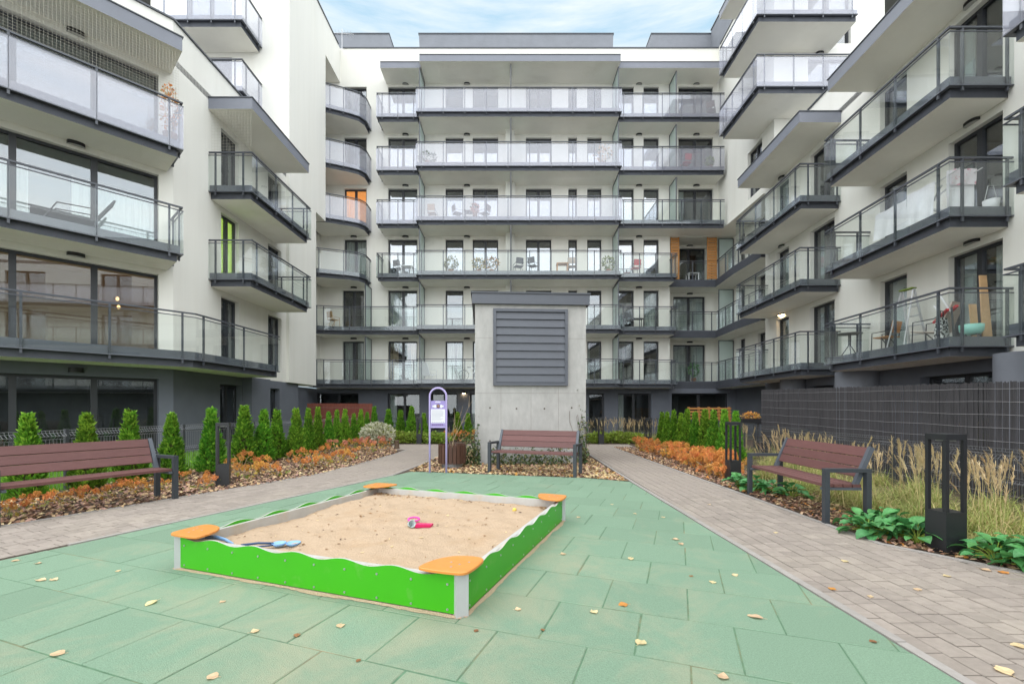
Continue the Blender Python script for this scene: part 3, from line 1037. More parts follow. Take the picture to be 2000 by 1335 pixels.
LB = 13.0
NL0 = (0.743, -0.669)
LA = lp(-LB)
wb, db = MB(), MB()
big = (LB - 5.1, LB - 0.35)
side_w = [(15.75, 16.75), (18.7, 19.75)]
sd_, sl_ = unit(LC, Lfar)
ops = [(big[0], big[1], FL(k), FL(k) + 2.32) for k in (1, 2, 3)]
wall(wb, LA, LC, GF, 12.9, ops)
so = []
for k in (1, 2, 3):
    for a, b in side_w:
        so.append((a - LC[1], b - LC[1], FL(k), FL(k) + 2.3))
wall(wb, LC, Lfar, GF, 12.9, so)
XT = -9.86
wall(wb, Lfar, (XT, 20.15), GF, 12.9)
wall(wb, (-16, 20.15), (XT, 20.15), 12.6, 22.0, [(1.6, 3.6, FL(k), FL(k) + 2.3) for k in (5, 6)])
N1 = 22.9
wall(wb, (XT, 20.15), (XT, N1), GF, FL(4) - .42)
wall(wb, (XT, 20.15), (XT, 24.07), FL(4) - .42, 20.05)
wall(wb, (XT, 20.15), (XT, ZB), 20.05, 22.0)
wall(wb, (XT, N1), (-11.2, N1), GF, FL(4) - .42)
wall(wb, (XT, 24.07), (-11.2, 24.07), FL(4) - .42, 20.05)
wall(wb, (-11.0, N1), (-11.0, ZB), GF, 20.05, [(24.55 - N1, 25.5 - N1, FL(k), FL(k) + 2.3) for k in range(1, 7)])
wb.quad((XT, 24.07, 20.05), (-11.2, 24.07, 20.05), (-11.2, ZB, 20.05), (XT, ZB, 20.05), 1)
wb.quad((XT, N1, FL(4) - .42), (-11.2, N1, FL(4) - .42), (-11.2, 24.07, FL(4) - .42), (XT, 24.07, FL(4) - .42), 1)
wb.quad((XT, 20.15, GF), (XT, N1, GF), (-11.2, N1, GF), (-11.2, 20.15, GF), 1)
wpart('wall', wb, ['stucco', 'soffit'], left)
lb = MB()
for zz in (1.35, 1.62):
    lb.lathe([(.0, FL(1) + zz - .06), (.035, FL(1) + zz - .03), (.042, FL(1) + zz), (.034, FL(1) + zz + .04), (.0, FL(1) + zz + .07)], 12, lp(-1.15)[0] - NL0[0] * (.75 if zz < 1.5 else .95), lp(-1.15)[1] - NL0[1] * (.75 if zz < 1.5 else .95))
wpart('pendant_lamp', lb, 'bulb_soft', left)
for k in (1, 2, 3):
    window(left, LA, LC, big[0], big[1], FL(k), FL(k) + 2.32, 3, ['warm', 'sheer', 'dark'][k - 1], glass='pane',
           split=[big[1] - 2.92, big[1] - 1.42], blind=0.0 if k == 1 else 0.24)
    for i, (a, b) in enumerate(side_w):
        window(left, LC, Lfar, a - LC[1], b - LC[1], FL(k), FL(k) + 2.3, 2, [['side', 'green', 'dark'][k - 1], ['dark', 'curtain', 'dark'][k - 1]][i])
for k in range(1, 7):
    window(left, (-11.0, N1), (-11.0, ZB), 24.55 - N1, 25.5 - N1, FL(k), FL(k) + 2.3, 1, 'dark')
for k in (5, 6):
    window(left, (-16, 20.15), (XT, 20.15), 1.6, 3.6, FL(k), FL(k) + 2.3, 2, 'dark')
gd = [(big[0], big[1], 0.0, 2.2)]
wall(db, LA, LC, -.06, GF, gd, depth=0.25)
gs = [(15.7 - LC[1], 16.9 - LC[1], 0.0, 2.2), (18.5 - LC[1], 19.6 - LC[1], 0.0, 2.2)]
wall(db, LC, Lfar, -.06, GF, gs, depth=0.25)
wall(db, Lfar, (-10.0, 21.3), -.06, GF)
wall(db, (-10.0, 21.3), (-11.2, 21.3), -.06, GF)
wall(db, (-11.2, 21.3), (-11.2, ZB), -.06, GF)
# projecting pillar between the two ground floor windows
db.box(-10.12, -9.72, 17.0, 18.3, -.05, GF - .003)
wpart('ground_floor_wall', db, 'dark_stucco', left)
window(left, LA, LC, big[0], big[1], 0.0, 2.2, 3, 'dark', depth=0.25, glass='pane_dark', split=[big[1] - 2.92, big[1] - 1.42])
window(left, LC, Lfar, gs[0][0], gs[0][1], 0.0, 2.2, 2, 'dark', depth=0.25)
window(left, LC, Lfar, gs[1][0], gs[1][1], 0.0, 2.2, 2, 'side', depth=0.25)
mb = MB()
cap(mb, [LA, LC, Lfar], 12.9)
cap(mb, [(XT, 20.15), (XT, ZB - .3)], 22.0)
wpart('parapet_cap', mb, 'anthracite', left)
mb = MB()
mb.prism([LA, LC, Lfar, (-30, 20.15), (-30, LA[1])], 11.6, 11.8)
mb.prism([(-30, 20.3), (XT - .1, 20.3), (XT - .1, ZB), (-30, ZB)], 21.6, 21.8)
wpart('roof', mb, 'roof', left)
NL = (0.743, -0.669)
OFF = 1.28


def lo(t, off=OFF):
    q = lp(t)
    return (q[0] + NL[0] * off, q[1] + NL[1] * off)


# first floor: one long balcony round the corner
kx = lo(0.55)
balcony(left, [lo(-11), lo(0.28), (-8.66, 17.0)], [(-10.05, 17.0), LC, lp(-11)], FL(1), 'glass', spacing=1.5)
for k in (2, 3):
    balcony(left, [lo(-11), lo(-0.02), lp(-0.02)], [lp(-11)], FL(k), 'glass' if k == 2 else 'glass_hazy', spacing=1.4, ends=(.3, .25))
    balcony(left, [(-10.08, 15.1), (-8.62, 15.1), (-8.55, 19.4), (-10.02, 19.4)], [], FL(k), 'glass', spacing=1.35)
canopy(left, [lo(-11), lo(-0.05), lp(-0.05)], [lp(-11)], FL(4) - .40, FL(4) - .02)
canopy(left, [(-10.08, 15.1), (-8.62, 15.1), (-8.57, 19.2), (-10.02, 19.2)], [], FL(4) - .40, FL(4) - .03)
for k in (5, 6):
    balcony(left, [(-14.5, 18.65), (-11.05, 18.65), (-11.05, 20.14)], [(-14.5, 20.14)], FL(k), 'glass_hazy', spacing=1.0)
for k in (1, 2, 3):
    wall_lamp(left, LA, LD, LB - 2.1, FL(k) + 2.40, w=0.36)
wall_lamp(left, LA, LD, LB - 2.1, 2.28, w=0.30)


# nets in front of two balconies
def net(bld, a, b, z0, z1, step):
    d, L = unit(a, b)
    n = seg_normal(d)
    mb = MB()
    k = int(L / step)
    t = 0.0028
    for i in range(k + 1):
        u = L * i / k
        mb.obox(a, d, n, u - t / 2, u + t / 2, -t / 2, t / 2, z0, z1)
    k = int((z1 - z0) / step)
    for i in range(k + 1):
        z = z0 + (z1 - z0) * i / k
        mb.obox(a, d, n, 0, L, -t / 2 + .001, t / 2 + .001, z - t / 2, z + t / 2)
    o = wpart('safety_net', mb, 'net', bld)
    return o


net(left, lo(-6.0, OFF - .06), lo(-0.12, OFF - .06), FL(3) + 1.0, FL(4) - .41, 0.07)
net(left, (-10.0, 15.16), (-8.70, 15.16), FL(3) + 1.0, FL(4) - .41, 0.10)

# ================================================================== RIGHT WING
right = thing('apartment_building', 'white apartment wing along the right side with balconies stepping back', 'apartment building', (11.2, 10, 0))


def rw(Z):
    return 11.2 + 0.04 * (Z - 10)


wb, db = MB(), MB()
Rn, Rf = (rw(-14), -14.0), (rw(20.15), 20.15)
RL = unit(Rf, Rn)[1]


def ru(Z):
    return (20.15 - Z) * RL / 34.15


wz = [(-9.5, -7.0), (-3.5, -1.5), (2.5, 4.5), (10.4, 11.75), (13.05, 14.05), (16.15, 17.55), (19.0, 19.95)]
ops = [(ru(b), ru(a), FL(k), FL(k) + 2.3) for k in (1, 2, 3) for a, b in wz]
wall(wb, Rf, Rn, GF, 12.9, ops)
wall(wb, (rw(20.15), 20.15), (16.5, 20.15), 12.6, 22.0, [(1.5, 3.4, FL(k), FL(k) + 2.3) for k in (5, 6)])
Re = (rw(ZB), ZB)
wall(wb, Re, Rf, FL(4) - .45, 22.0, [(ZB - 22.6, ZB - 21.2, FL(4) + .0, FL(4) + 2.3)])
wall(wb, (rw(20.9), 20.9), (rw(20.15), 20.15), GF, FL(4) - .45)
wall(wb, (XR + .1, 20.9), (rw(20.9), 20.9), GF, FL(4) - .45)
wpart('wall', wb, ['stucco', 'soffit'], right)
for k in (1, 2, 3):
    for i, (a, b) in enumerate(wz):
        window(right, Rf, Rn, ru(b), ru(a), FL(k), FL(k) + 2.3, 2 if i != 4 and i != 6 else 1,
               [['dark', 'dark', 'dark', 'sheer', 'curtain', 'sheer', 'curtain'], ['dark', 'dark', 'dark', 'dark', 'dark', 'side', 'sheer'], ['dark', 'dark', 'dark', 'side', 'dark', 'dark', 'side']][k - 1][i])
    for i, Z in enumerate((11.1, 19.5)):
        wall_lamp(right, Rf, (-(rw(20.15) - rw(-14)) / RL, -34.15 / RL), ru(Z), FL(k) + 2.42, lit=(k == 1 and i == 1), w=0.36)
for k in (5, 6):
    window(right, (rw(20.15), 20.15), (16.5, 20.15), 1.5, 3.4, FL(k), FL(k) + 2.3, 2, 'dark')
    wall_lamp(right, (rw(20.15), 20.15), (1, 0), 2.0, FL(k) + 2.4)
window(right, Re, Rf, ZB - 22.6, ZB - 21.2, FL(4), FL(4) + 2.3, 2, 'dark')
wall(db, Rf, Rn, -.06, GF, [(ru(b), ru(a), 0, 2.2) for a, b in ((7.5, 9.3), (10.4, 12.6), (16.2, 17.6), (18.9, 19.9))], depth=0.3)
for zc, rr_ in ((14.6, .6), (9.7, .45), (18.2, .45)):
    pb = MB()
    pb.lathe([(rr_, -.05), (rr_, GF - .003)], 28, rw(zc) - .30, zc)
    wpart('pillar', pb, 'pillar', right, smooth=True)
wall(db, (rw(20.9), 20.9), Rf, -.06, GF)
wall(db, (XR + .1, 20.9), (rw(20.9), 20.9), -.06, GF)
wall(db, (XR + .1, ZB), (XR + .1, 20.9), -.06, GF)
wpart('ground_floor_wall', db, 'dark_stucco', right)
for a, b in ((7.5, 9.3), (10.4, 12.6), (16.2, 17.6), (18.9, 19.9)):
    window(right, Rf, Rn, ru(b), ru(a), 0.0, 2.2, 2, 'dark', depth=0.3)
mb = MB()
cap(mb, [(rw(17.8), 17.8), Rn], 12.9)
cap(mb, [(rw(ZB - .3), ZB - .3), (rw(20.2), 20.2)], 22.0)
wpart('parapet_cap', mb, 'anthracite', right)
mb = MB()
mb.prism([(rw(-14), -14), (30, -14), (30, 20.15), Rf], 11.6, 11.8)
mb.prism([(rw(20.3) + .1, 20.3), (30, 20.3), (30, ZB), (rw(ZB) + .1, ZB)], 21.6, 21.8)
wpart('roof', mb, 'roof', right)
mb = MB()
mb.box(12.25, 22, 21.5, 28.0, 21.82, 24.6)
o = wpart('roof_superstructure', mb, 'pent', right)
mb = MB()
mb.box(12.2, 22, 21.45, 28.0, 24.602, 24.66)
wpart('cap_strip', mb, 'anthracite', o)
RO = 1.45


def ro(Z):
    return rw(Z) - RO


for k in (1, 2, 3):
    z = FL(k)
    balcony(right, [(rw(14.5) - .003, 14.5), (ro(14.5), 14.5), (ro(10.15), 10.15), (rw(10.15) - .003, 10.15)], [], z, 'glass', spacing=1.4, ends=(.4, .12))
    balcony(right, [(rw(20.7) - .003, 20.7), (ro(20.7), 20.7), (ro(15.8), 15.8), (rw(15.8) - .003, 15.8)], [], z, 'glass', spacing=1.4, ends=(.4, .12))
    balcony(right, [(rw(8.85) - .003, 8.85), (rw(8.85) - 1.62, 8.85), (rw(-11) - 1.62, -11.0)], [(rw(-11), -11.0)], z, 'glass' if k < 3 else 'glass_hazy', spacing=1.4)
canopy(right, [(rw(14.3), 14.3), (ro(14.3), 14.3), (ro(10.0), 10.0), (rw(10.0), 10.0)], [], FL(4) - .40, FL(4) - .03)
canopy(right, [(rw(20.5), 20.5), (ro(20.5), 20.5), (ro(15.8), 15.8), (rw(15.8), 15.8)], [], FL(4) - .40, FL(4) - .03)
for k in (5, 6):
    balcony(right, [(rw(21.8) - .003, 21.8), (9.93, 21.8), (9.9, 18.4), (14.0, 18.4)], [(14.0, 20.14), (rw(20.15), 20.14)], FL(k), 'glass_hazy' if k == 6 else 'glass_hazy', spacing=1.1)
canopy(right, [(rw(21.8), 21.8), (9.93, 21.8), (9.9, 18.4), (14.0, 18.4)], [(14.0, 20.14), (rw(20.15), 20.14)], 19.98, 20.30)

#PART2
# ================================================================== GROUND
mb = MB()
mb.quad((-150, -120, -0.08), (150, -120, -0.08), (150, 250, -0.08), (-150, 250, -0.08))
tag(link('ground', mb.mesh('ground', 'earth')), 'bare earth ground under the courtyard', 'ground', kind='structure')
mb = MB()
mb.quad((-7.4, 0, -0.012), (10.6, 0, -0.012), (10.6, 20.0, -0.012), (-7.4, 20.0, -0.012))
tag(link('planting_bed', mb.mesh('planting_bed', 'soil')), 'dark soil planting beds beside the paths', 'planting bed', kind='structure')
mb = MB()
mb.quad((-11.5, 2, -0.03), (-7.4, 2, -0.03), (-7.4, 23, -0.03), (-11.5, 23, -0.03))
tag(link('lawn', mb.mesh('lawn', 'lawn')), 'strip of lawn between the left fence and the building', 'lawn', kind='structure')

# ---- green rubber surface, tile by tile
TU, TV = (0.9395, -0.3426), (0.3426, 0.9395)


def st(s, v):
    return (TU[0] * s + TV[0] * v, TU[1] * s + TV[1] * v)


def clip(poly, a, b):
    """keep the part left of the line a->b"""
    out = []
    n = len(poly)

    def sgn(p):
        return (b[0] - a[0]) * (p[1] - a[1]) - (b[1] - a[1]) * (p[0] - a[0])
    for i in range(n):
        p, q = poly[i], poly[(i + 1) % n]
        sp, sq = sgn(p), sgn(q)
        if sp >= 0:
            out.append(p)
        if (sp > 0) != (sq > 0) and abs(sp - sq) > 1e-12:
            t = sp / (sp - sq)
            out.append((p[0] + (q[0] - p[0]) * t, p[1] + (q[1] - p[1]) * t))
    return out


def area(poly):
    return 0.5 * sum(poly[i][0] * poly[(i + 1) % len(poly)][1] - poly[(i + 1) % len(poly)][0] * poly[i][1] for i in range(len(poly)))


GREEN = [(-5.78, 0.6), (2.14, 0.6), (2.14, 8.27), (1.38, 8.72), (-1.72, 9.52), (-2.12, 9.60), (-4.43, 3.92)]
mb = MB()
mb.poly([(x, y, -0.0038) for x, y in GREEN])
green = tag(link('rubber_surface', mb.mesh('rubber_surface', 'tile_joint')), 'green rubber safety surface around the sandbox', 'playground surface', kind='structure')


def slab(poly, ztop, zbot, inset, drop):
    n = len(poly)
    cx = sum(p[0] for p in poly) / n
    cy = sum(p[1] for p in poly) / n
    m = MB()
    m.v = [(p[0], p[1], zbot) for p in poly] + [(p[0], p[1], ztop - drop) for p in poly]
    for i in range(n):
        p = poly[i]
        a, b = poly[i - 1], poly[(i + 1) % n]
        d1, d2 = unit(a, p)[0], unit(p, b)[0]
        n1, n2 = (-d1[1], d1[0]), (-d2[1], d2[0])
        k = max(0.3, 1 + n1[0] * n2[0] + n1[1] * n2[1])
        m.v.append((p[0] + (n1[0] + n2[0]) / k * inset, p[1] + (n1[1] + n2[1]) / k * inset, ztop))
    for r in (0, n):
        for i in range(n):
            j = (i + 1) % n
            m.f.append((r + i, r + j, r + n + j, r + n + i))
            m.m.append(0)
    m.f.append(tuple(2 * n + i for i in range(n)))
    m.m.append(0)
    return m


def clean(poly, eps=0.008):
    out = []
    for p in poly:
        if not out or math.hypot(p[0] - out[-1][0], p[1] - out[-1][1]) > eps:
            out.append(p)
    if len(out) > 2 and math.hypot(out[0][0] - out[-1][0], out[0][1] - out[-1][1]) <= eps:
        out.pop()
    return out


T = 0.53
tiles = []
for r in range(-6, 18):
    v0 = 2.49 + r * T
    off = -1.528 if r % 2 else -1.528 + 0.25
    for c in range(-12, 14):
        s0 = off + c * T
        j = R.uniform(-.0025, .0025)
        g = 0.0045
        q = [st(s0 + g, v0 + g + j), st(s0 + T - g, v0 + g), st(s0 + T - g + j, v0 + T - g), st(s0 + g + j, v0 + T - g - j)]
        for i in range(len(GREEN)):
            q = clip(q, GREEN[i], GREEN[(i + 1) % len(GREEN)])
            if len(q) < 3:
                break
        q = clean(q) if len(q) >= 3 else q
        if len(q) < 3 or area(q) < 0.0015:
            continue
        cs, cv = s0 + T / 2, v0 + T / 2
        if -3.55 < cs < -1.95 and 3.0 < cv < 4.85:      # under the sand
            continue
        mx = max(p[1] for p in q)
        if mx < 2.02:
            continue
        tiles.append((mx, q))
tiles.sort(key=lambda t: t[0])
for i, (y, q) in enumerate(tiles[:299]):
    dz = R.uniform(-0.0018, 0.0018)
    part('tile', slab(q, dz, -0.02, 0.004, 0.003), 'rubber', green)

# ---- paved paths
right_path = tag(link('paved_path', None), 'grey paved path running along the right planting bed', 'path', kind='structure')
left_path = tag(link('paved_path', None), 'grey paved path curving past the left bench', 'path', kind='structure')
pave = {'right': [], 'left': []}
RP1 = [(2.205, 1.5), (5.4, 1.5), (3.55, 4.4), (2.205, 4.4)]
RP2 = [(2.205, 4.4), (3.55, 4.4), (3.45, 16.0), (2.34, 16.0)]


def paver_poly(x0, x1, y0, y1, pp):
    q = [(x0, y0), (x1, y0), (x1, y1), (x0, y1)]
    for i in range(len(pp)):
        q = clip(q, pp[i], pp[(i + 1) % len(pp)])
        if len(q) < 3:
            return None
    q = clean(q, 0.006)
    return q if len(q) >= 3 and area(q) > 0.0012 else None


x = 2.205
lane = 0
g = 0.0042
while x < 5.4:
    w = 0.105 if lane == 0 else 0.14
    y = 1.5 + R.uniform(0, .2)
    y = 1.5 - R.uniform(0, .2)
    while y < 16.0:
        L = 0.205 if lane == 0 else R.choice((0.14, 0.14, 0.175, 0.21))
        for pp in (RP1, RP2):
            q = paver_poly(x + g, x + w - g, y + g, y + L - g, pp)
            if q:
                pave['right'].append((min(p[1] for p in q), q))
        y += L
    x += w
    lane += 1
OUTL = [(-7.2, 1.9), (-5.68, 5.05), (-4.97, 6.64), (-4.42, 7.86), (-3.88, 9.32), (-3.62, 11.3), (-3.42, 13.4), (-3.4, 14.8)]
INL = [(-5.62, 1.3), (-4.30, 4.4), (-3.64, 6.0), (-3.09, 7.35), (-2.42, 9.0), (-2.14, 11.3), (-2.05, 13.4), (-2.0, 14.8)]
cum = [0.0]
for i in range(len(OUTL) - 1):
    a = ((OUTL[i][0] + INL[i][0]) / 2, (OUTL[i][1] + INL[i][1]) / 2)
    b = ((OUTL[i + 1][0] + INL[i + 1][0]) / 2, (OUTL[i + 1][1] + INL[i + 1][1]) / 2)
    cum.append(cum[-1] + math.hypot(a[0] - b[0], a[1] - b[1]))


def lpath(s, t):
    s = max(0, min(cum[-1] - 1e-6, s))
    i = max(k for k in range(len(cum) - 1) if cum[k] <= s)
    f = (s - cum[i]) / (cum[i + 1] - cum[i])
    o = (OUTL[i][0] + (OUTL[i + 1][0] - OUTL[i][0]) * f, OUTL[i][1] + (OUTL[i + 1][1] - OUTL[i][1]) * f)
    n = (INL[i][0] + (INL[i + 1][0] - INL[i][0]) * f, INL[i][1] + (INL[i + 1][1] - INL[i][1]) * f)
    return (o[0] + (n[0] - o[0]) * t, o[1] + (n[1] - o[1]) * t)


nl = 10
for k in range(nl):
    s = 1.3 - R.uniform(0, .2)
    while s < cum[-1]:
        L = R.choice((0.14, 0.14, 0.175, 0.21))
        e = 0.004
        s0, s1 = s + e, min(s + L - e, cum[-1])
        t0, t1 = (k + .028) / nl, (k + 1 - .028) / nl
        if s1 - s0 > .03:
            q = [lpath(s0, t0), lpath(s0, t1), lpath(s1, t1), lpath(s1, t0)]
            if area(q) < 0:
                q = q[::-1]
            if max(p[1] for p in q) > 3.7:
                pave['left'].append((min(math.hypot(p[0], p[1]) for p in q), q))
        s += L
for key, root in (('right', right_path), ('left', left_path)):
    lst = sorted(pave[key], key=lambda t: t[0])
    if key == 'right':
        lst = [t for t in lst if max(p[1] for p in t[1]) > 2.0 and min(p[0] / max(p[1], .1) for p in t[1]) < 1.16]
    for y, q in lst[:299]:
        part('paver', slab(q, R.uniform(-.0018, .0018), -0.03, 0.003, 0.0025), 'paver', root)
    rest = MB()
    for y, q in lst[299:]:
        m = slab(q, R.uniform(-.0018, .0018), -0.03, 0.003, 0.0025)
        b = len(rest.v)
        rest.v += m.v
        rest.f += [tuple(i + b for i in f) for f in m.f]
        rest.m += m.m
    tag(part('far_pavers', rest, 'paver', root), kind='stuff')
mb = MB()
mb.poly([(p[0], p[1], -0.0045) for p in RP1])
mb.poly([(p[0], p[1], -0.0045) for p in RP2])
part('joint_bed', mb, 'joint', right_path)
mb = MB()
for i in range(len(OUTL) - 1):
    mb.poly([(*OUTL[i], -0.0045), (*INL[i], -0.0045), (*INL[i + 1], -0.0045), (*OUTL[i + 1], -0.0045)])
part('joint_bed', mb, 'joint', left_path)
mb = MB()
mb.poly([(-4.6, 14.82, -.001), (4.2, 14.82, -.001), (4.4, 17.2, -.001), (-4.4, 17.2, -.001)])
tag(link('cross_path', mb.mesh('cross_path', 'paver')), 'paved cross path behind the concrete shaft', 'path', kind='structure')


def edging(root, pts, w=0.055, step=1.0, top=0.006):
    for i in range(len(pts) - 1):
        d, L = unit(pts[i], pts[i + 1])
        n = seg_normal(d)
        k = max(1, round(L / step))
        for j in range(k):
            m = MB()
            m.obox(pts[i], d, n, L * j / k + .002, L * (j + 1) / k - .002, 0, w, -0.06, top + R.uniform(-.002, .002))
            part('edging_stone', m, 'curb', root)


edging(right_path, [(2.345, 15.9), (2.2085, 8.2)], 0.055)
edging(right_path, [(2.2085, 8.2), (2.204, 1.6)], 0.058)
edging(right_path, [(3.552, 4.4), (3.452, 15.9)], 0.06)
edging(right_path, [(5.402, 1.5), (3.552, 4.4)], 0.06)
edging(left_path, [OUTL[i] for i in range(len(OUTL))][::-1], 0.06)
edging(left_path, [INL[i] for i in range(1, len(INL))], 0.05)

# ---- mulch and leaf litter
def inpoly(x, y, poly):
    c = np.zeros(len(x), bool)
    n = len(poly)
    for i in range(n):
        x0, y0 = poly[i]
        x1, y1 = poly[(i + 1) % n]
        if y0 == y1:
            continue
        t = ((y0 > y) != (y1 > y)) & (x < (x1 - x0) * (y - y0) / (y1 - y0) + x0)
        c ^= t
    return c


def scatter(poly, n, near=1.0):
    xs, ys = [p[0] for p in poly], [p[1] for p in poly]
    X, Y = [], []
    got = 0
    while got < n:
        x = NP.uniform(min(xs), max(xs), n * 3)
        y = min(ys) + (max(ys) - min(ys)) * NP.uniform(0, 1, n * 3) ** near
        k = inpoly(x, y, poly)
        X.append(x[k])
        Y.append(y[k])
        got += k.sum()
    return np.concatenate(X)[:n], np.concatenate(Y)[:n]


def chips(name, poly, n, mats, weights, size, label, near=1.0, zmax=0.03, aspect=0.55):
    x, y = scatter(poly, n, near)
    z = NP.uniform(-0.006, zmax, n) * NP.uniform(0.3, 1, n)
    L = size * NP.uniform(0.5, 1.4, n)
    W = L * aspect * NP.uniform(0.5, 1.3, n)
    a = NP.uniform(0, 2 * np.pi, n)
    ux = np.stack([np.cos(a), np.sin(a), NP.uniform(-.45, .45, n)], 1)
    wx = np.stack([-np.sin(a), np.cos(a), NP.uniform(-.5, .5, n)], 1)
    c = np.stack([x, y, z], 1)
    bend = np.zeros((n, 3))
    bend[:, 2] = L * NP.uniform(0.05, .30, n)
    p = [c - ux * L[:, None] / 2, c - wx * W[:, None] / 2 - bend * .3, c + ux * L[:, None] / 2, c + wx * W[:, None] / 2 + bend]
    m1 = c + bend * .7
    v = np.stack(p + [m1], 1).reshape(-1, 3)
    v[:, 2] = np.maximum(v[:, 2], -0.011)
    b = np.arange(n)[:, None] * 5
    f = np.concatenate([b + np.array([[0, 1, 4]]), b + np.array([[1, 2, 4]]), b + np.array([[2, 3, 4]]), b + np.array([[3, 0, 4]])], 0)
    mi = NP.choice(len(mats), n, p=weights)
    mi = np.concatenate([mi] * 4)
    o = link(name, npmesh(name, v, f, mats, mi))
    tag(o, label, 'mulch', kind='stuff')
    return o


BEDL = [(-7.25, 2.6), (-5.75, 5.0)] + OUTL[2:6] + [(-3.5, 14.0), (-4.9, 18), (-6.6, 18), (-7.2, 7)]
BEDR = [(5.2, 2.05), (3.66, 4.42), (3.6, 15.8), (6.2, 15.8), (6.6, 6), (6.0, 3)]
chips('bark_mulch', BEDL, 15000, ['chip1', 'chip2', 'chip3', 'chip4', 'leaf1'], [.27, .26, .25, .12, .10], 0.062, 'brown bark mulch and leaves in the left planting bed', 1.3)
chips('bark_mulch', [(5.2, 2.05), (3.66, 4.42), (3.52, 15.8), (5.0, 15.8), (4.9, 5), (5.6, 3)], 11500, ['chip1', 'chip2', 'chip3', 'chip4', 'leaf1', 'leaf2'],
      [.22, .30, .15, .17, .11, .05], 0.058, 'brown bark mulch and leaves in the right planting bed', 1.5)
BEDC = [(-1.72, 9.56), (1.38, 8.76), (2.12, 8.31), (2.13, 14.6), (-1.95, 14.6), (-2.1, 11.3), (-2.2, 9.7)]
chips('leaf_litter', BEDC, 8500, ['chip1', 'leaf1', 'chip3', 'chip2', 'leaf2'], [.34, .28, .16, .16, .06], 0.072, 'tan fallen leaves covering the bed around the concrete shaft', 1.7)

# ---- lawn blades
n = 26000
x, y = scatter([(-9.9, 6), (-7.35, 6), (-6.75, 11), (-6.7, 17), (-9.9, 20)], n, 1.4)
h = NP.uniform(.05, .13, n)
a = NP.uniform(0, 6.283, n)
w = 0.007
dx, dy = np.cos(a) * w, np.sin(a) * w
lx, ly = NP.uniform(-.05, .05, n), NP.uniform(-.05, .05, n)
z0 = np.full(n, -.03)
v = np.stack([np.stack([x - dx, y - dy, z0], 1), np.stack([x + dx, y + dy, z0], 1), np.stack([x + lx, y + ly, z0 + h], 1)], 1).reshape(-1, 3)
f = np.arange(n * 3).reshape(-1, 3)
tag(link('lawn_grass', npmesh('lawn_grass', v, f, ['grass'])), 'bright green lawn grass behind the thuja row', 'grass', kind='stuff')

# ================================================================== CONCRETE SHAFT
SA = rad(3.6)
shaft = thing('ventilation_shaft', 'tall grey concrete ventilation shaft with a dark louvred grille', 'ventilation shaft', (-0.89, 10.95, 0), 0)
shaft.rotation_euler = (0, 0, SA)
mb = MB()
SW, SD, SH = 2.70, 2.6, 3.84
mb.box(0, SW, 0, SD, -0.05, SH)
sb = part('concrete_body', mb, 'concrete', shaft)
mb = MB()
mb.box(-0.075, SW + .075, -0.09, SD + .09, SH + .002, SH + .245)
rf = part('roof', mb, 'louver', shaft)
mb = MB()
mb.box(-0.10, SW + .10, -0.115, SD + .115, SH + .247, SH + .285)
part('roof_edge', mb, 'anthracite', rf)
lx0, lx1, lz0, lz1 = 0.435, 2.245, 1.885, 3.735
mb = MB()
fw = 0.07
for b in ((lx0, lx0 + fw, lz0, lz1), (lx1 - fw, lx1, lz0, lz1), (lx0 + fw, lx1 - fw, lz0, lz0 + fw), (lx0 + fw, lx1 - fw, lz1 - fw, lz1)):
    mb.box(b[0], b[1], -0.075, -0.003, b[2], b[3])
gr = part('grille', mb, 'louver', shaft)
mb = MB()
mb.box(lx0 + fw, lx1 - fw, -0.012, -0.004, lz0 + fw, lz1 - fw)
part('grille_back', mb, 'black', gr)
ns = 9
hh = (lz1 - lz0 - 2 * fw) / ns
for i in range(ns):
    z = lz0 + fw + hh * i
    mb = MB()
    mb.poly([(lx0 + fw, -.056, z + .014), (lx1 - fw, -.056, z + .014), (lx1 - fw, -.026, z + hh + .006), (lx0 + fw, -.026, z + hh + .006)])
    mb.box(lx0 + fw, lx1 - fw, -.060, -.052, z + .010, z + .022)
    part('louver_blade', mb, 'louver', gr)
mb = MB()
for px_, pz in ((.36, 1.35), (1.0, 1.33), (1.68, 1.33), (2.35, 1.35), (.36, .55), (1.0, .55), (1.68, .55), (2.35, .55)):
    mb.tube([(px_, -.0005, pz), (px_, -.003, pz)], .022, 10)
part('tie_hole', mb, 'joint', shaft)
mb = MB()
for xx in (.62, 1.35, 2.02):
    mb.box(xx, xx + .008, -.0025, -.001, .1, 1.86)
mb.box(0.01, SW - .01, -.0024, -.0012, 1.70, 1.708)
mb.box(0.01, lx0 - .02, -.0026, -.0012, 3.03, 3.038)
mb.box(lx1 + .02, SW - .01, -.0026, -.0012, 3.03, 3.038)
part('shutter_joint', mb, 'curb', shaft)

# ================================================================== SANDBOX
ANG = math.atan2(TU[1], TU[0])
AX, AY = -0.311, 2.853
BW, BD = 2.62, 2.68
sbx = thing('sandbox', 'square sandbox with wavy bright green walls and orange corner seats', 'sandbox', (AX, AY, 0), ANG)


def wavy(L, per, ph):
    k = int(L / 0.03)
    return [(L * i / k, 0.252 + 0.014 * math.cos(2 * math.pi * (L * i / k) / per + ph)) for i in range(k + 1)]


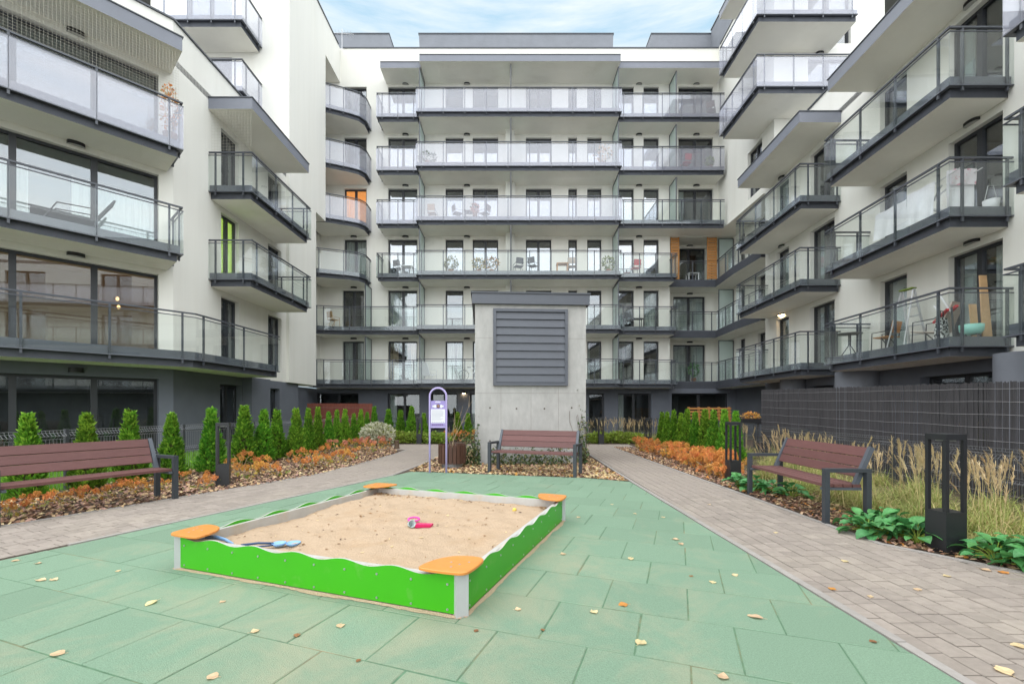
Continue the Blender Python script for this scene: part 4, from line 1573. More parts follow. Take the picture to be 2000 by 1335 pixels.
def green_panel(o, d, nn, L, bolts_out):
    pts = wavy(L, 0.42, 0.6)
    m = MB()
    t = 0.016

    def q(u, w, z):
        return (o[0] + d[0] * u + nn[0] * w, o[1] + d[1] * u + nn[1] * w, z)
    for i in range(len(pts) - 1):
        u0, z0 = pts[i]
        u1, z1 = pts[i + 1]
        m.quad(q(u0, 0, 0.012), q(u1, 0, 0.012), q(u1, 0, z1), q(u0, 0, z0), 0)
        m.quad(q(u0, -t, 0.012), q(u1, -t, 0.012), q(u1, -t, z1), q(u0, -t, z0), 0)
        m.quad(q(u0, 0, z0), q(u1, 0, z1), q(u1, -t, z1), q(u0, -t, z0), 1)
    for u in (0, L):
        z = pts[0][1] if u == 0 else pts[-1][1]
        m.quad(q(u, 0, .012), q(u, -t, .012), q(u, -t, z), q(u, 0, z), 2)
    m.quad(q(0, 0, .012), q(L, 0, .012), q(L, -t, .012), q(0, -t, .012), 2)
    p = part('wall_panel', m, ['sand_green', 'sand_liner', 'black'], sbx)
    b = MB()
    k = 9
    for i in range(k + 1):
        u = 0.05 + (L - .1) * i / k
        for z in (0.195, 0.035):
            c = q(u, 0.0, z)
            for rr, dep in ((.008, .0035), (.0045, .006)):
                ring = []
                for a in range(8):
                    an = 2 * math.pi * a / 8
                    ring.append(q(u + rr * math.cos(an), dep, z + rr * math.sin(an)))
                b.poly(ring)
            b.tube([q(u, -.001, z), q(u, .0032, z)], .008, 8)
    part('bolts', b, 'steel', p)
    l = MB()
    l.obox(o, d, nn, -.01, L + .01, -.062, -.022, 0.0, 0.238)
    part('liner_board', l, 'sand_liner', sbx)


E = 0.055
green_panel((-BW + E, 0), (1, 0), (0, -1), BW - 2 * E, True)
green_panel((0, E), (0, 1), (1, 0), BD - 2 * E, True)
green_panel((-E, BD), (-1, 0), (0, 1), BW - 2 * E, True)
green_panel((-BW, BD - E), (0, -1), (-1, 0), BD - 2 * E, True)


def chaikin(p, n=3, keep=()):
    for _ in range(n):
        q = []
        for i in range(len(p)):
            a, b = p[i], p[(i + 1) % len(p)]
            q.append((a[0] * .78 + b[0] * .22, a[1] * .78 + b[1] * .22))
            q.append((a[0] * .22 + b[0] * .78, a[1] * .22 + b[1] * .78))
        p = q
    return p


for (cx, cy, sx, sy) in ((0, 0, -1, 1), (-BW, 0, 1, 1), (0, BD, -1, -1), (-BW, BD, 1, -1)):
    m = MB()
    c = (cx + sx * .028, cy + sy * .028)
    h = .058
    m.prism([(c[0] - h, c[1]), (c[0], c[1] - h), (c[0] + h, c[1]), (c[0], c[1] + h)], -.02, .268)
    part('corner_post', m, 'alu', sbx)
    base = [(-.04, -.04), (.12, -.055), (.27, -.055), (.34, -.035), (.30, .16), (.20, .29), (.06, .33), (-.045, .31), (-.055, .12)]
    pts = chaikin([(cx + sx * (a * .92), cy + sy * (b * .88)) for a, b in base], 3)
    if area(pts) < 0:
        pts = pts[::-1]
    m = slab(pts, .293, .275, .005, .004)
    s = part('corner_seat', m, 'seat_ply', sbx)
    b = MB()
    for a_, b_ in ((.07, .10), (.10, .04), (.03, .16), (.14, .12)):
        b.tube([(cx + sx * a_, cy + sy * b_, .291), (cx + sx * a_, cy + sy * b_, .295)], .008, 8)
    part('bolts', b, 'steel', s)
# a thin drift of spilled sand along the foot of the two near walls
dm = MB()
rr = random.Random(21)
for (ax_, ay_), (dx_, dy_), (nx_, ny_), LL in (((-BW, 0), (1, 0), (0, -1), BW), ((0, 0), (0, 1), (1, 0), BD)):
    last = None
    for i in range(61):
        u = LL * i / 60
        w = .010 + .030 * max(0, mnoise.noise((u * 2.3, ny_ * 5, 1.1)) + .45) + .012 * rr.random()
        a = (ax_ + dx_ * u + nx_ * .001, ay_ + dy_ * u + ny_ * .001, .0075)
        b = (ax_ + dx_ * u + nx_ * w, ay_ + dy_ * u + ny_ * w, .0022)
        if last:
            dm.quad(last[0], a, b, last[1])
        last = (a, b)
tag(link('spilled_sand', dm.mesh('spilled_sand', 'sand', True), None, (AX, AY, 0), ANG), 'thin line of spilled sand along the sandbox walls', 'sand', kind='stuff')
# sand, with footprints and ripples
n = 96
vs_, fs_ = [], []
for j in range(n + 1):
    for i in range(n + 1):
        u = -BW + .03 + (BW - .06) * i / n
        v = .03 + (BD - .06) * j / n
        z = .180 + .038 * mnoise.noise((u * 1.1, v * 1.1, 3.1)) + .024 * mnoise.noise((u * 4.3, v * 4.3, 7.7)) + .013 * mnoise.noise((u * 11, v * 11, 1.7))
        e = min(u + BW, -u, v, BD - v)
        z -= .030 * max(0, 1 - e / .30)
        vs_.append((u, v, z))
for j in range(n):
    for i in range(n):
        a = j * (n + 1) + i
        fs_.append((a, a + 1, a + n + 2, a + n + 1))
me = bpy.data.meshes.new('sand')
me.from_pydata(vs_, [], fs_)
me.materials.append(M['sand'])
me.polygons.foreach_set('use_smooth', [True] * len(fs_))
sand = tag(link('sand', me, None, (AX, AY, 0), ANG), 'pale trampled play sand filling the sandbox', 'sand', kind='stuff')


def sand_z(u, v):
    i = int(round((u + BW - .03) / (BW - .06) * n))
    j = int(round((v - .03) / (BD - .06) * n))
    return vs_[max(0, min(n, j)) * (n + 1) + max(0, min(n, i))][2]


def sw(u, v):
    return (AX + TU[0] * u + TV[0] * v, AY + TU[1] * u + TV[1] * v)


def s_at(px, py, z=.19):
    x, y = G(px, py, z)
    dx, dy = x - AX, y - AY
    return (dx * TU[0] + dy * TU[1], dx * TV[0] + dy * TV[1])


# debris lying on the sand
dm = MB()
for _ in range(380):
    u, v = R.uniform(-BW + .1, -.1), R.uniform(.1, BD - .1)
    if R.random() < .35:
        v = BD - .1 - abs(R.gauss(0, .12))
        if R.random() < .5:
            u = -BW + .1 + abs(R.gauss(0, .35))
    if not (-BW + .07 < u < -.07 and .07 < v < BD - .07):
        continue
    z = sand_z(u, v) + .004
    L, a = R.uniform(.006, .024), R.uniform(0, 6.28)
    c, s = math.cos(a), math.sin(a)
    w = L * R.uniform(.25, .6)
    k = R.choice((0, 1, 1, 2))
    up = R.uniform(.0, .012)
    dm.quad((u - c * L, v - s * L, z), (u + s * w, v - c * w, z + up), (u + c * L, v + s * L, z + .004), (u - s * w, v + c * w, z + .001), k)
o = link('leaf_debris', dm.mesh('leaf_debris', ['leaf1', 'leaf3', 'chip4']), None, (AX, AY, 0), ANG)
tag(o, 'small dry leaf bits scattered over the sand', 'leaf debris', kind='stuff')

# toys
u, v = s_at(824, 1027)
wx, wy = sw(u, v)
z = sand_z(u, v)
t = thing('toy_shovel', 'pink toy shovel with red scoop lying in the sandbox centre', 'toy shovel', (wx, wy, z))
m = MB()
m.hexa([(-.06, -.03, 0), (.085, -.022, .004), (.10, .03, .004), (-.06, .03, 0), (-.055, -.036, .035), (.09, -.03, .03), (.105, .035, .03), (-.055, .036, .035)])
part('scoop', m, 'magenta', t)
m = MB()
m.tube([(-.055, 0, .02), (-.09, .06, .035), (-.105, .14, .03)], .007, 8)
part('shaft', m, 'grey_toy', t)
m = MB()
ring = [(-.115 + .055 * math.cos(a), .175 + .03 * math.sin(a), .035 + .012 * math.sin(a)) for a in [2 * math.pi * i / 14 for i in range(15)]]
m.tube(ring, .010, 8)
part('handle', m, 'pink', t, smooth=True)
u, v = s_at(803, 1028)
wx, wy = sw(u, v)
t = thing('toy_cup', 'small grey toy cup tipped beside the pink shovel', 'toy cup', (wx, wy, sand_z(u, v) + .032))
m = MB()
m.lathe([(.0, -.05), (.024, -.05), (.036, .03), (.033, .03), (.022, -.045), (0, -.045)], 16)
p = part('cup', m, 'grey_toy', t, smooth=True)
p.rotation_euler = (rad(72), 0, rad(30))
u, v = s_at(545, 1060)
wx, wy = sw(u, v)
t = thing('toy_shovel', 'light blue toy shovel lying along the front sandbox wall', 'toy shovel', (wx, wy, sand_z(u, v) + .012), rad(12))
t.scale = (.8, .8, .8)
m = MB()
m.lathe([(0, 0), (.045, .004), (.066, .022), (.070, .040), (.064, .040), (.042, .010), (0, .008)], 18)
part('scoop', m, 'blue', t, smooth=True)
m = MB()
m.tube([(-.055, .0, .035), (-.20, .005, .045), (-.36, 0, .035)], .012, 8)
m.tube([(-.04, -.05, .03), (-.18, -.035, .02), (-.36, -.01, .03)], .009, 8)
part('handle', m, 'blue_dark', t, smooth=True)
m = MB()
m.lathe([(0, -.004), (.05, 0), (.075, .03), (.07, .032), (.045, .008), (0, .006)], 16, .135, .01)
part('sieve', m, 'blue', t, smooth=True)
u, v = s_at(420, 1052)
wx, wy = sw(u, v)
t = thing('toy_rake', 'pale blue toy rake half buried at the left sandbox corner', 'toy rake', (wx, wy, sand_z(u, v) + .01), rad(-8))
m = MB()
m.tube([(-.10, 0, .05), (0, .01, .05), (.10, 0, .035), (.19, -.02, .01)], [.014, .018, .014, .008], 8)
part('handle', m, 'blue', t, smooth=True)
m = MB()
m.bar((-.10, -.06, .05), (-.10, .06, .05), .02, .02)
for k in range(4):
    m.bar((-.10, -.05 + k * .033, .045), (-.12, -.05 + k * .033, .0), .008, .008)
part('comb', m, 'blue', t)
u, v = s_at(1005, 996)
wx, wy = sw(u, v)
t = thing('toy_mould', 'small yellow toy mould lying near the far right corner of the sand', 'toy mould', (wx, wy, sand_z(u, v)))
m = MB()
m.lathe([(0, .0), (.026, 0), (.018, .03), (0, .034)], 10)
part('mould', m, mat('yellow_plastic', (.75, .55, .10), .4), t, smooth=True)

# ================================================================== BENCHES
def make_bench(label, loc, rz, L):
    b = thing('park_bench', label, 'bench', loc, rz, 'benches along the paths')
    h = L / 2
    for s in (-1, 1):
        x = s * h
        m = MB()
        m.box(x - .032, x + .032, -.262, -.208, -.03, .585)
        m.box(x - .0315, x + .0315, -.262, .250, .587, .63)
        fr = part('leg', m, 'bench_metal', b)
        m = MB()
        m.box(x - .032, x + .032, .196, .250, -.03, .585)
        part('leg', m, 'bench_metal', b)
        m = MB()
        xi = x - s * .062
        m.box(xi - .02, xi + .02, -.25, .19, .375, .405)
        m.bar((xi, .112, .40), (xi, .310, .868), .052, .05)
        part('back_support', m, 'support_metal_lit', b)
    for k in range(4):
        m = MB()
        y = -.225 + k * .104
        m.box(-h + .035, h - .035, y, y + .092, .41, .445)
        part('seat_slat', m, 'wood_dark', b)
    for k in range(3):
        m = MB()
        t0 = .27 + k * .242
        t1 = t0 + .222
        y0, z0 = .135 + .19 * t0, .385 + .48 * t0
        y1, z1 = .135 + .19 * t1, .385 + .48 * t1
        ny, nz = -.938, .347
        a, c = .002, .034
        q = []
        for xx in (-h + .094, h - .094):
            q.append([(xx, y0 + ny * a, z0 + nz * a), (xx, y0 + ny * c, z0 + nz * c), (xx, y1 + ny * c, z1 + nz * c), (xx, y1 + ny * a, z1 + nz * a)])
        m.hexa([q[0][0], q[1][0], q[1][1], q[0][1], q[0][3], q[1][3], q[1][2], q[0][2]])
        part('back_slat', m, 'wood_dark', b)
    return b


def bench_from_feet(label, a, c, L=None):
    """front feet of the two ends, left one first as seen from the front"""
    d, Ld = unit(a, c)
    L = Ld if L is None else L
    mx, my = (a[0] + c[0]) / 2, (a[1] + c[1]) / 2
    nb = (-d[1], d[0])
    return make_bench(label, (mx + nb[0] * .235, my + nb[1] * .235, 0), math.atan2(d[1], d[0]), L)


bench_from_feet('brown slatted bench standing against the concrete shaft', (-.47, 9.50), (1.22, 8.82))
bench_from_feet('brown slatted bench cut off at the left edge beside the left path', (-5.70, 5.02), (-4.93, 6.66))
bench_from_feet('brown slatted bench in front of the tall grasses on the right', (3.70, 7.08), (3.60, 5.22))

# ================================================================== BOLLARD LAMPS
def bollard(label, x, y, rz=0.0, h=1.08, base=.37, w=.2):
    b = thing('bollard_lamp', label, 'bollard lamp', (x, y, 0), rz, 'black bollard lamps along the paths')
    m = MB()
    hw = w / 2
    m.box(-hw, hw, -hw, hw, -.03, base)
    part('base', m, 'bollard', b)
    m = MB()
    m.box(-hw, hw, -hw, hw, h - .055, h)
    cp = part('cap', m, 'bollard', b)
    m = MB()
    m.box(-hw + .05, hw - .05, -hw + .05, hw - .05, h - .066, h - .056)
    part('diffuser', m, 'opal', cp)
    for sx in (-1, 1):
        for sy in (-1, 1):
            m = MB()
            m.box(sx * (hw - .0155) - .0155, sx * (hw - .0155) + .0155, sy * (hw - .0155) - .0155, sy * (hw - .0155) + .0155, base + .001, h - .056)
            part('post', m, 'bollard', b)


bollard('nearest black bollard lamp beside the broad leaved plants on the right', 4.02, 4.22, rad(3))
bollard('black bollard lamp just beyond the right bench, by the orange flowers', 4.08, 8.40)
bollard('black bollard lamp among the flowers right of the left bench', -4.98, 7.85, rad(25))
bollard('far black bollard lamp left of the concrete shaft by low green plants', -3.60, 17.7, 0, 1.02)
bollard('far black bollard lamp just right of the concrete shaft', 3.40, 17.4, 0, 1.02)
bollard('far black bollard lamp in the straw grass left of the right thujas', 4.75, 15.9, 0, 1.02)

# ================================================================== SIGN, PLANTER
sg = thing('information_sign', 'lilac arched playground sign with a printed white notice', 'sign', (-1.53, 9.42, 0))
m = MB()
pts = [(-.172, 0, -.03), (-.172, 0, 1.0), (-.172, 0, 1.58)]
pts += [(.172 * -math.cos(a), 0, 1.58 + .172 * math.sin(a)) for a in [math.pi * i / 12 for i in range(1, 12)]]
pts += [(.172, 0, 1.58), (.172, 0, 1.0), (.172, 0, -.03)]
m.tube(pts, .0205, 10)
fr = part('frame', m, 'lilac', sg, smooth=True)
m = MB()
m.bar((-.155, 0, .945), (.155, 0, .945), .03, .03)
part('crossbar', m, 'lilac', sg)
m = MB()
m.box(-.15, .15, -.006, .006, .965, 1.49)
pn = part('panel', m, 'lilac_panel', sg)
m = MB()
m.box(-.145, .145, -.0085, -.0065, 1.03, 1.315)
part('notice_sheet', m, 'paper', pn)
m = MB()
for i in range(9):
    z = 1.285 - i * .024
    w = [.11, .125, .12, .125, .115, .125, .09, .12, .1][i]
    m.box(-.128, -.128 + 2 * w, -.0098, -.0088, z, z + .007)
for i in range(7):
    m.box(-.125 + i * .038, -.125 + i * .038 + .022, -.0098, -.0088, 1.045, 1.06)
part('small_print', m, 'ink', pn)
m = MB()
for cx_, rr, mm in ((-.06, .028, 0), (-.02, .018, 0), (.065, .028, 0), (.10, .016, 0), (-.098, .018, 0)):
    m.poly([(cx_ + rr * math.cos(a), -.0085, 1.375 + rr * 1.25 * math.sin(a)) for a in [2 * math.pi * i / 14 for i in range(14)]], 0)
m.poly([(0.005 + .038 * math.cos(a), -.0095, 1.378 + .042 * math.sin(a)) for a in [2 * math.pi * i / 18 for i in range(18)]], 1)
m.poly([(0.005 + .022 * math.cos(a), -.0102, 1.382 + .024 * math.sin(a)) for a in [2 * math.pi * i / 14 for i in range(14)]], 2)
for i, (a, b) in enumerate(((-.055, -.035), (-.03, -.01), (-.005, .018), (.024, .05))):
    m.box(a, b, -.0095, -.0085, 1.452, 1.472, 0)
part('emblem', m, ['paper', 'ink_dark', 'chip3'], pn)
m = MB()
for i in range(6):
    m.box(-.12 + i * .04, -.12 + i * .04 + .026, -.0085, -.0068, .985, 1.005)
part('footer_print', m, 'ink_dark', pn)

pl = thing('round_planter', 'round dark wooden slat planter behind the lilac sign', 'planter', (-1.36, 10.35, 0))
m = MB()
m.lathe([(0, -.02), (.235, -.02), (.235, .13), (0, .13)], 24)
part('base', m, 'zinc', pl)
ns = 22
for i in range(ns):
    a0, a1 = 2 * math.pi * (i + .09) / ns, 2 * math.pi * (i + .91) / ns
    m = MB()
    p = []
    for z in (.10, .52):
        p += [(.315 * math.cos(a0), .315 * math.sin(a0), z), (.315 * math.cos(a1), .315 * math.sin(a1), z),
              (.29 * math.cos(a1), .29 * math.sin(a1), z), (.29 * math.cos(a0), .29 * math.sin(a0), z)]
    m.hexa(p)
    part('slat', m, 'planter', pl)
m = MB()
m.lathe([(0, .455), (.288, .455), (.288, .12)], 24)
part('soil', m, 'soil', pl)
sh = thing('bare_shrub', 'thin bare shrub growing out of the round planter', 'shrub', (-1.36, 10.35, .44))
m = MB()
rr = random.Random(5)
for k in range(4):
    a = rr.uniform(0, 6.28)
    p = [Vector((.03 * math.cos(a), .03 * math.sin(a), 0))]
    d = Vector((.45 * math.cos(a), .25 * math.sin(a), 1)).normalized()
    if k == 0:
        d = Vector((.22, .0, 1)).normalized()
    L = rr.uniform(.5, .9) if k else 1.25
    for j in range(6):
        d = (d + Vector((rr.uniform(-.25, .25), rr.uniform(-.2, .2), rr.uniform(-.1, .15)))).normalized()
        p.append(p[-1] + d * L / 6)
        if j in (2, 4) and k < 4:
            q = p[-1]
            e = (d + Vector((rr.uniform(-.9, .9), rr.uniform(-.5, .5), .1))).normalized()
            m.tube([q, q + e * .12, q + e * .25 + Vector((0, 0, .04))], [.005, .004, .002], 5)
    m.tube(p, [.009, .008, .006, .005, .004, .003, .002], 6)
part('stems', m, 'twig', sh)

# ================================================================== THUJAS
def thuja_mesh(seed, n=1500):
    g = np.random.default_rng(seed)
    h = g.uniform(0, 1, n) ** 1.15
    lobes = g.uniform(0, 6.28, 5)
    a = g.uniform(0, 2 * np.pi, n)
    prof = 0.195 * (1 - h) ** 1.02 * (0.78 + 0.22 * np.minimum(1, h * 9)) + 0.010
    lump = 1 + 0.16 * np.sin(3 * a + lobes[0] + 7 * h) + 0.12 * np.sin(5 * a + lobes[1] - 13 * h) + .08 * np.sin(17 * h + lobes[2])
    depth = g.uniform(0, 1, n) ** 0.55
    r = prof * lump * (0.45 + 0.55 * depth)
    c = np.stack([r * np.cos(a), r * np.sin(a), .04 + h * .93], 1)
    out = np.stack([np.cos(a), np.sin(a), np.zeros(n)], 1)
    tang = np.stack([-np.sin(a), np.cos(a), np.zeros(n)], 1)
    up = np.array([0, 0, 1.0])
    V, Fc, MI = [], [], []
    b = 0
    for k in range(3):
        ax = out * g.uniform(.25, .95, n)[:, None] + up * g.uniform(.45, 1.0, n)[:, None] + tang * g.uniform(-.45, .45, n)[:, None]
        ax /= np.linalg.norm(ax, axis=1)[:, None]
        sd = np.cross(ax, out + g.uniform(-.6, .6, (n, 3)))
        sd /= np.linalg.norm(sd, axis=1)[:, None] + 1e-9
        L = (g.uniform(.035, .088, n))[:, None]
        W = L * .20
        p0 = c + g.uniform(-.012, .012, (n, 3))
        V.append(np.stack([p0 - sd * W * .4, p0 + ax * L * .55 - sd * W, p0 + ax * L, p0 + ax * L * .5 + sd * W], 1).reshape(-1, 3))
        Fc.append((np.arange(n)[:, None] * 4 + np.array([[0, 1, 2, 3]])) + b)
        b += n * 4
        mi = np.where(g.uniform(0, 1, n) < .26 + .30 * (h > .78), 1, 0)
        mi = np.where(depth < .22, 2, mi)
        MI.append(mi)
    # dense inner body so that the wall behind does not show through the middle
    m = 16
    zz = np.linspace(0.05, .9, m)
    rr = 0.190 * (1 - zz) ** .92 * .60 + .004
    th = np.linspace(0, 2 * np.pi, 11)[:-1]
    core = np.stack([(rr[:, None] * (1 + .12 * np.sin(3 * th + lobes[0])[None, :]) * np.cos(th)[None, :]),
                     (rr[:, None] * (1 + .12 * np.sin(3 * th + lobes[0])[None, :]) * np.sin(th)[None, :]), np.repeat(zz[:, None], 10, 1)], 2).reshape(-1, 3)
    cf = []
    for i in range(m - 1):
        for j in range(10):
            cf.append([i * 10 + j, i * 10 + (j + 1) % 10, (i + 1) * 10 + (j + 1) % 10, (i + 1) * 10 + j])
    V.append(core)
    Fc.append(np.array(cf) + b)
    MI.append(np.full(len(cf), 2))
    return npmesh('crown', np.concatenate(V), np.concatenate(Fc), ['thuja', 'thuja_tip', 'thuja_brown_shade'], np.concatenate(MI))


crowns = [thuja_mesh(s) for s in (1, 2, 3, 4, 5)]
tm = MB()
tm.tube([(0, 0, -.03), (0, 0, .25), (0, 0, .7)], [.022, .017, .006], 8)
trunk_me = tm.mesh('trunk', 'bark')
ORD = ['first', 'second', 'third', 'fourth', 'fifth', 'sixth', 'seventh', 'eighth', 'ninth', 'tenth', 'eleventh', 'twelfth', 'thirteenth',
       'fourteenth', 'fifteenth', 'sixteenth', 'seventeenth', 'eighteenth']


def thuja(px, Z, top, label, group, i, wide=1.0):
    x = (px - 1000) * Z / F
    h = EYE + (800 - top) * Z / F
    t = thing('thuja_tree', label, 'thuja', (x, Z, 0), R.uniform(0, 6.28), group)
    s = h / .985
    t.scale = (s * wide * R.uniform(.92, 1.08), s * wide * R.uniform(.92, 1.08), s)
    link('crown', crowns[i % 5], t)
    link('trunk', trunk_me, t)


LT = [(54, 6.7, 811), (170, 7.2, 811), (254, 7.9, 804), (335, 8.35, 810), (413, 9.3, 800), (477, 10.7, 795), (515, 11.1, 802), (541, 11.8, 802),
      (578, 12.0, 800), (602, 13.1, 800), (621, 13.8, 797), (642, 14.7, 806), (658, 15.6, 802), (674, 16.3, 801), (691, 17.2, 809), (705, 18, 801),
      (717, 19, 806), (731, 19.6, 795)]
for i, (px, Z, top) in enumerate(LT):
    if i < 4:
        lb = ['green conical thuja behind the left end of the left bench', 'green conical thuja rising above the middle of the left bench',
              'green conical thuja behind the right half of the left bench', 'green conical thuja beside the right armrest of the left bench'][i]
    else:
        lb = f'green conical thuja, {ORD[i]} from the left in the row by the left fence'
    thuja(px, Z, top, lb, 'thujas along the left fence', i, 0.98 if i < 9 else 0.80)
RT = [(1293, 16.7, 806), (1303, 16.0, 806), (1316, 15.2, 803), (1330, 14.6, 808), (1342, 13.8, 801), (1358, 13.0, 806), (1377, 12.4, 802), (1394, 11.8, 804),
      (1415, 11.1, 802), (1437, 10.9, 805)]
for i, (px, Z, top) in enumerate(RT):
    thuja(px, Z, top, f'dense green thuja, {ORD[i]} from the left in the hedge right of the shaft', 'thujas in the right hedge', i + 2, 0.84)
for i, (px, Z, top) in enumerate(((759, 19.3, 800), (782, 19.3, 802), (804, 19.2, 795), (828, 19.3, 808), (894, 19.2, 806), (914, 19.2, 808))):
    thuja(px, Z, top, f'distant small thuja, {ORD[i]} from the left along the far fence', 'thujas along the far fence', i)

# ================================================================== FLOWERS AND SHRUBS
def leafquads(g, n, centre, rx, ry, rz, size, up=.4):
    """n small pointed leaves spread through an ellipsoid; returns verts, faces"""
    d = g.normal(size=(n, 3))
    d /= np.linalg.norm(d, axis=1)[:, None]
    rad_ = g.uniform(.25, 1, n)[:, None] ** .5
    c = np.array(centre) + d * rad_ * np.array([rx, ry, rz])
    ax = d * .7 + g.normal(size=(n, 3)) * .5 + np.array([0, 0, up])
    ax /= np.linalg.norm(ax, axis=1)[:, None]
    sd = np.cross(ax, g.normal(size=(n, 3)))
    sd /= np.linalg.norm(sd, axis=1)[:, None] + 1e-9
    L = size * g.uniform(.6, 1.4, n)[:, None]
    W = L * .33
    v = np.stack([c, c + ax * L * .5 - sd * W, c + ax * L, c + ax * L * .5 + sd * W], 1).reshape(-1, 3)
    f = np.arange(n)[:, None] * 4 + np.array([[0, 1, 2, 3]])
    return v, f


def head_mesh(seed, mt):
    g = np.random.default_rng(seed)
    v, f = leafquads(g, 130, (0, 0, 0), .060, .060, .046, .026, .15)
    return npmesh('flower_head', v, f, [mt])


heads = [head_mesh(1, 'hyd1'), head_mesh(2, 'hyd1'), head_mesh(3, 'hyd2')]


def hydrangea_proto(seed, hmesh, leafm, h, nh, nl=30):
    g = np.random.default_rng(seed)
    rr = random.Random(seed)
    t = thing('hydrangea', 'x', 'hydrangea', (0, 0, -50))
    ch = []
    m = MB()
    tips = []
    for k in range(nh + 3):
        a, r = 6.283 * k / (nh + 3) + rr.uniform(-.3, .3), rr.uniform(.10, .30)
        tip = Vector((r * math.cos(a), r * math.sin(a), h * rr.uniform(.6, 1.05)))
        m.tube([(tip.x * .25, tip.y * .25, -.02), tuple(tip * .6 + Vector((0, 0, .02))), tuple(tip)], [.005, .004, .003], 5)
        tips.append(tip)
    ch.append(part('stems', m, 'twig', t))
    v, f = leafquads(g, nl, (0, 0, h * .42), .20, .20, h * .36, .080, .1)
    mi = g.choice(3, nl, p=[.45, .40, .15])
    me = npmesh('leaves', v, f, ['hyd_leaf', leafm, 'hyd1'], mi)
    ch.append(link('leaves', me, t))
    for k in range(nh):
        o = link('flower_head', hmesh[k % len(hmesh)], t, tips[k] + Vector((0, 0, .03)), rr.uniform(0, 6.28))
        s = rr.uniform(.8, 1.2)
        o.scale = (s, s, s)
        ch.append(o)
    return t, ch


protos = [hydrangea_proto(11, heads[:2], 'hyd_green', .30, 4), hydrangea_proto(12, heads[:2], 'hyd_green', .24, 5), hydrangea_proto(13, [heads[2], heads[0]], 'hyd_green', .42, 5),
          hydrangea_proto(14, heads[:1], 'hyd_green', .34, 4),
          hydrangea_proto(15, heads[:2], 'hyd1', .30, 7, 90), hydrangea_proto(16, heads[:2], 'hyd1', .26, 6, 80)]
used = [False] * 6


def put_plant(lst, flags, k, x, y, rz, s, label, group):
    t, ch = lst[k]
    if not flags[k]:
        flags[k] = True
        t.location = (x, y, 0)
        t.rotation_euler = (0, 0, rz)
        t.scale = (s, s, s)
        t['label'], t['group'] = label, group
    else:
        dup(t, ch, (x, y, 0), rz, s, label, group)


hl = []
for (px, py) in ((455, 925), (485, 932), (515, 925), (545, 928), (470, 912), (500, 912), (575, 905), (600, 915), (608, 902), (640, 900), (632, 912), (665, 890), (650, 885),
                 (690, 890), (685, 878), (705, 880), (720, 886), (715, 872), (735, 880), (700, 868), (742, 872), (680, 900), (755, 878), (625, 888), (660, 905), (728, 868),
                 (352, 945), (300, 958), (330, 958), (270, 962), (215, 970), (180, 978), (120, 985), (75, 990), (40, 1002), (15, 1010), (150, 972), (250, 952), (420, 948), (395, 955)):
    x, y = G(px, py)
    hl.append((x, y))
for i, (x, y) in enumerate(hl):
    k = 2 if (y > 12.5 and i % 5 < 3) else (1 if i % 2 else 0)
    s = R.uniform(.75, 1.05) * (1.0 if y > 8.2 else .66)
    put_plant(protos, used, k, x, y, R.uniform(0, 6.28), s, ('dried hydrangea with orange heads low behind the left bench' if y < 7.0 else 'orange headed hydrangea between the left bench and the left bollard lamp' if y < 8.1 else 'pink and orange hydrangea at the far end of the left bed' if k == 2 else 'orange headed hydrangea in front of the left thujas just past the bollard' if y < 10.8 else 'orange headed hydrangea in the narrow far part of the left bed'), 'hydrangeas in the left bed')
for i, (px, py) in enumerate(((1265, 884), (1280, 888), (1262, 878), (1298, 894), (1315, 898), (1305, 886), (1332, 904), (1345, 912), (1330, 893), (1360, 912), (1375, 922), (1362, 902),
                              (1390, 928), (1405, 934), (1385, 914), (1418, 932), (1402, 920), (1320, 890), (1250, 880), (1350, 902), (1375, 910), (1412, 922))):
    x, y = G(px, py)
    put_plant(protos, used, (4, 5, 4)[i % 3], x + .12, y, R.uniform(0, 6.28), R.uniform(.95, 1.25), ('orange hydrangea at the near end of the right hedge by the bollard' if y < 9.5 else 'orange hydrangea in front of the middle of the right thuja hedge' if y < 12 else 'orange hydrangea at the far end of the right thuja hedge'), 'hydrangeas in the right bed')
for i, (px, py) in enumerate(((880, 862), (900, 862), (868, 863), (915, 863), (760, 857))):
    x, y = G(px, py)
    put_plant(protos, used, (3, 0, 1)[i % 3], x, y, R.uniform(0, 6.28), R.uniform(1.0, 1.3), 'faded orange hydrangea along the far side of the cross path', 'hydrangeas along the cross path')

# the white variegated shrub and the stump by it
g = np.random.default_rng(40)
x, y = G(738, 870)
vb = thing('variegated_shrub', 'round cream and green variegated shrub at the end of the left bed', 'shrub', (x, y, 0))
v, f = leafquads(g, 2600, (0, 0, .42), .62, .5, .42, .085, .2)
part('foliage', npmesh('foliage', v, f, ['varieg', 'hyd_green'], g.choice(2, 2600, p=[.82, .18])), None, vb)
m = MB()
for k in range(7):
    a = 6.28 * k / 7
    m.tube([(.02 * math.cos(a), .02 * math.sin(a), -.02), (.3 * math.cos(a), .25 * math.sin(a), .5)], [.012, .004], 6)
part('stems', m, 'bark', vb)
x, y = G(775, 876)
stp = thing('tree_stump', 'short dark stump standing at the tip of the left bed', 'stump', (x, y, 0))
m = MB()
m.lathe([(0, -.02), (.10, -.02), (.085, .08), (.075, .2), (.095, .27), (.08, .285), (0, .28)], 12)
part('trunk', m, 'bark', stp)

# low green plants by the far fence
def tuft_mesh(seed, mats, n, rx, rz, size, w):
    g = np.random.default_rng(seed)
    v, f = leafquads(g, n, (0, 0, rz * .8), rx, rx, rz, size, .5)
    return npmesh('leaves', v, f, mats, g.choice(len(mats), n, p=w))


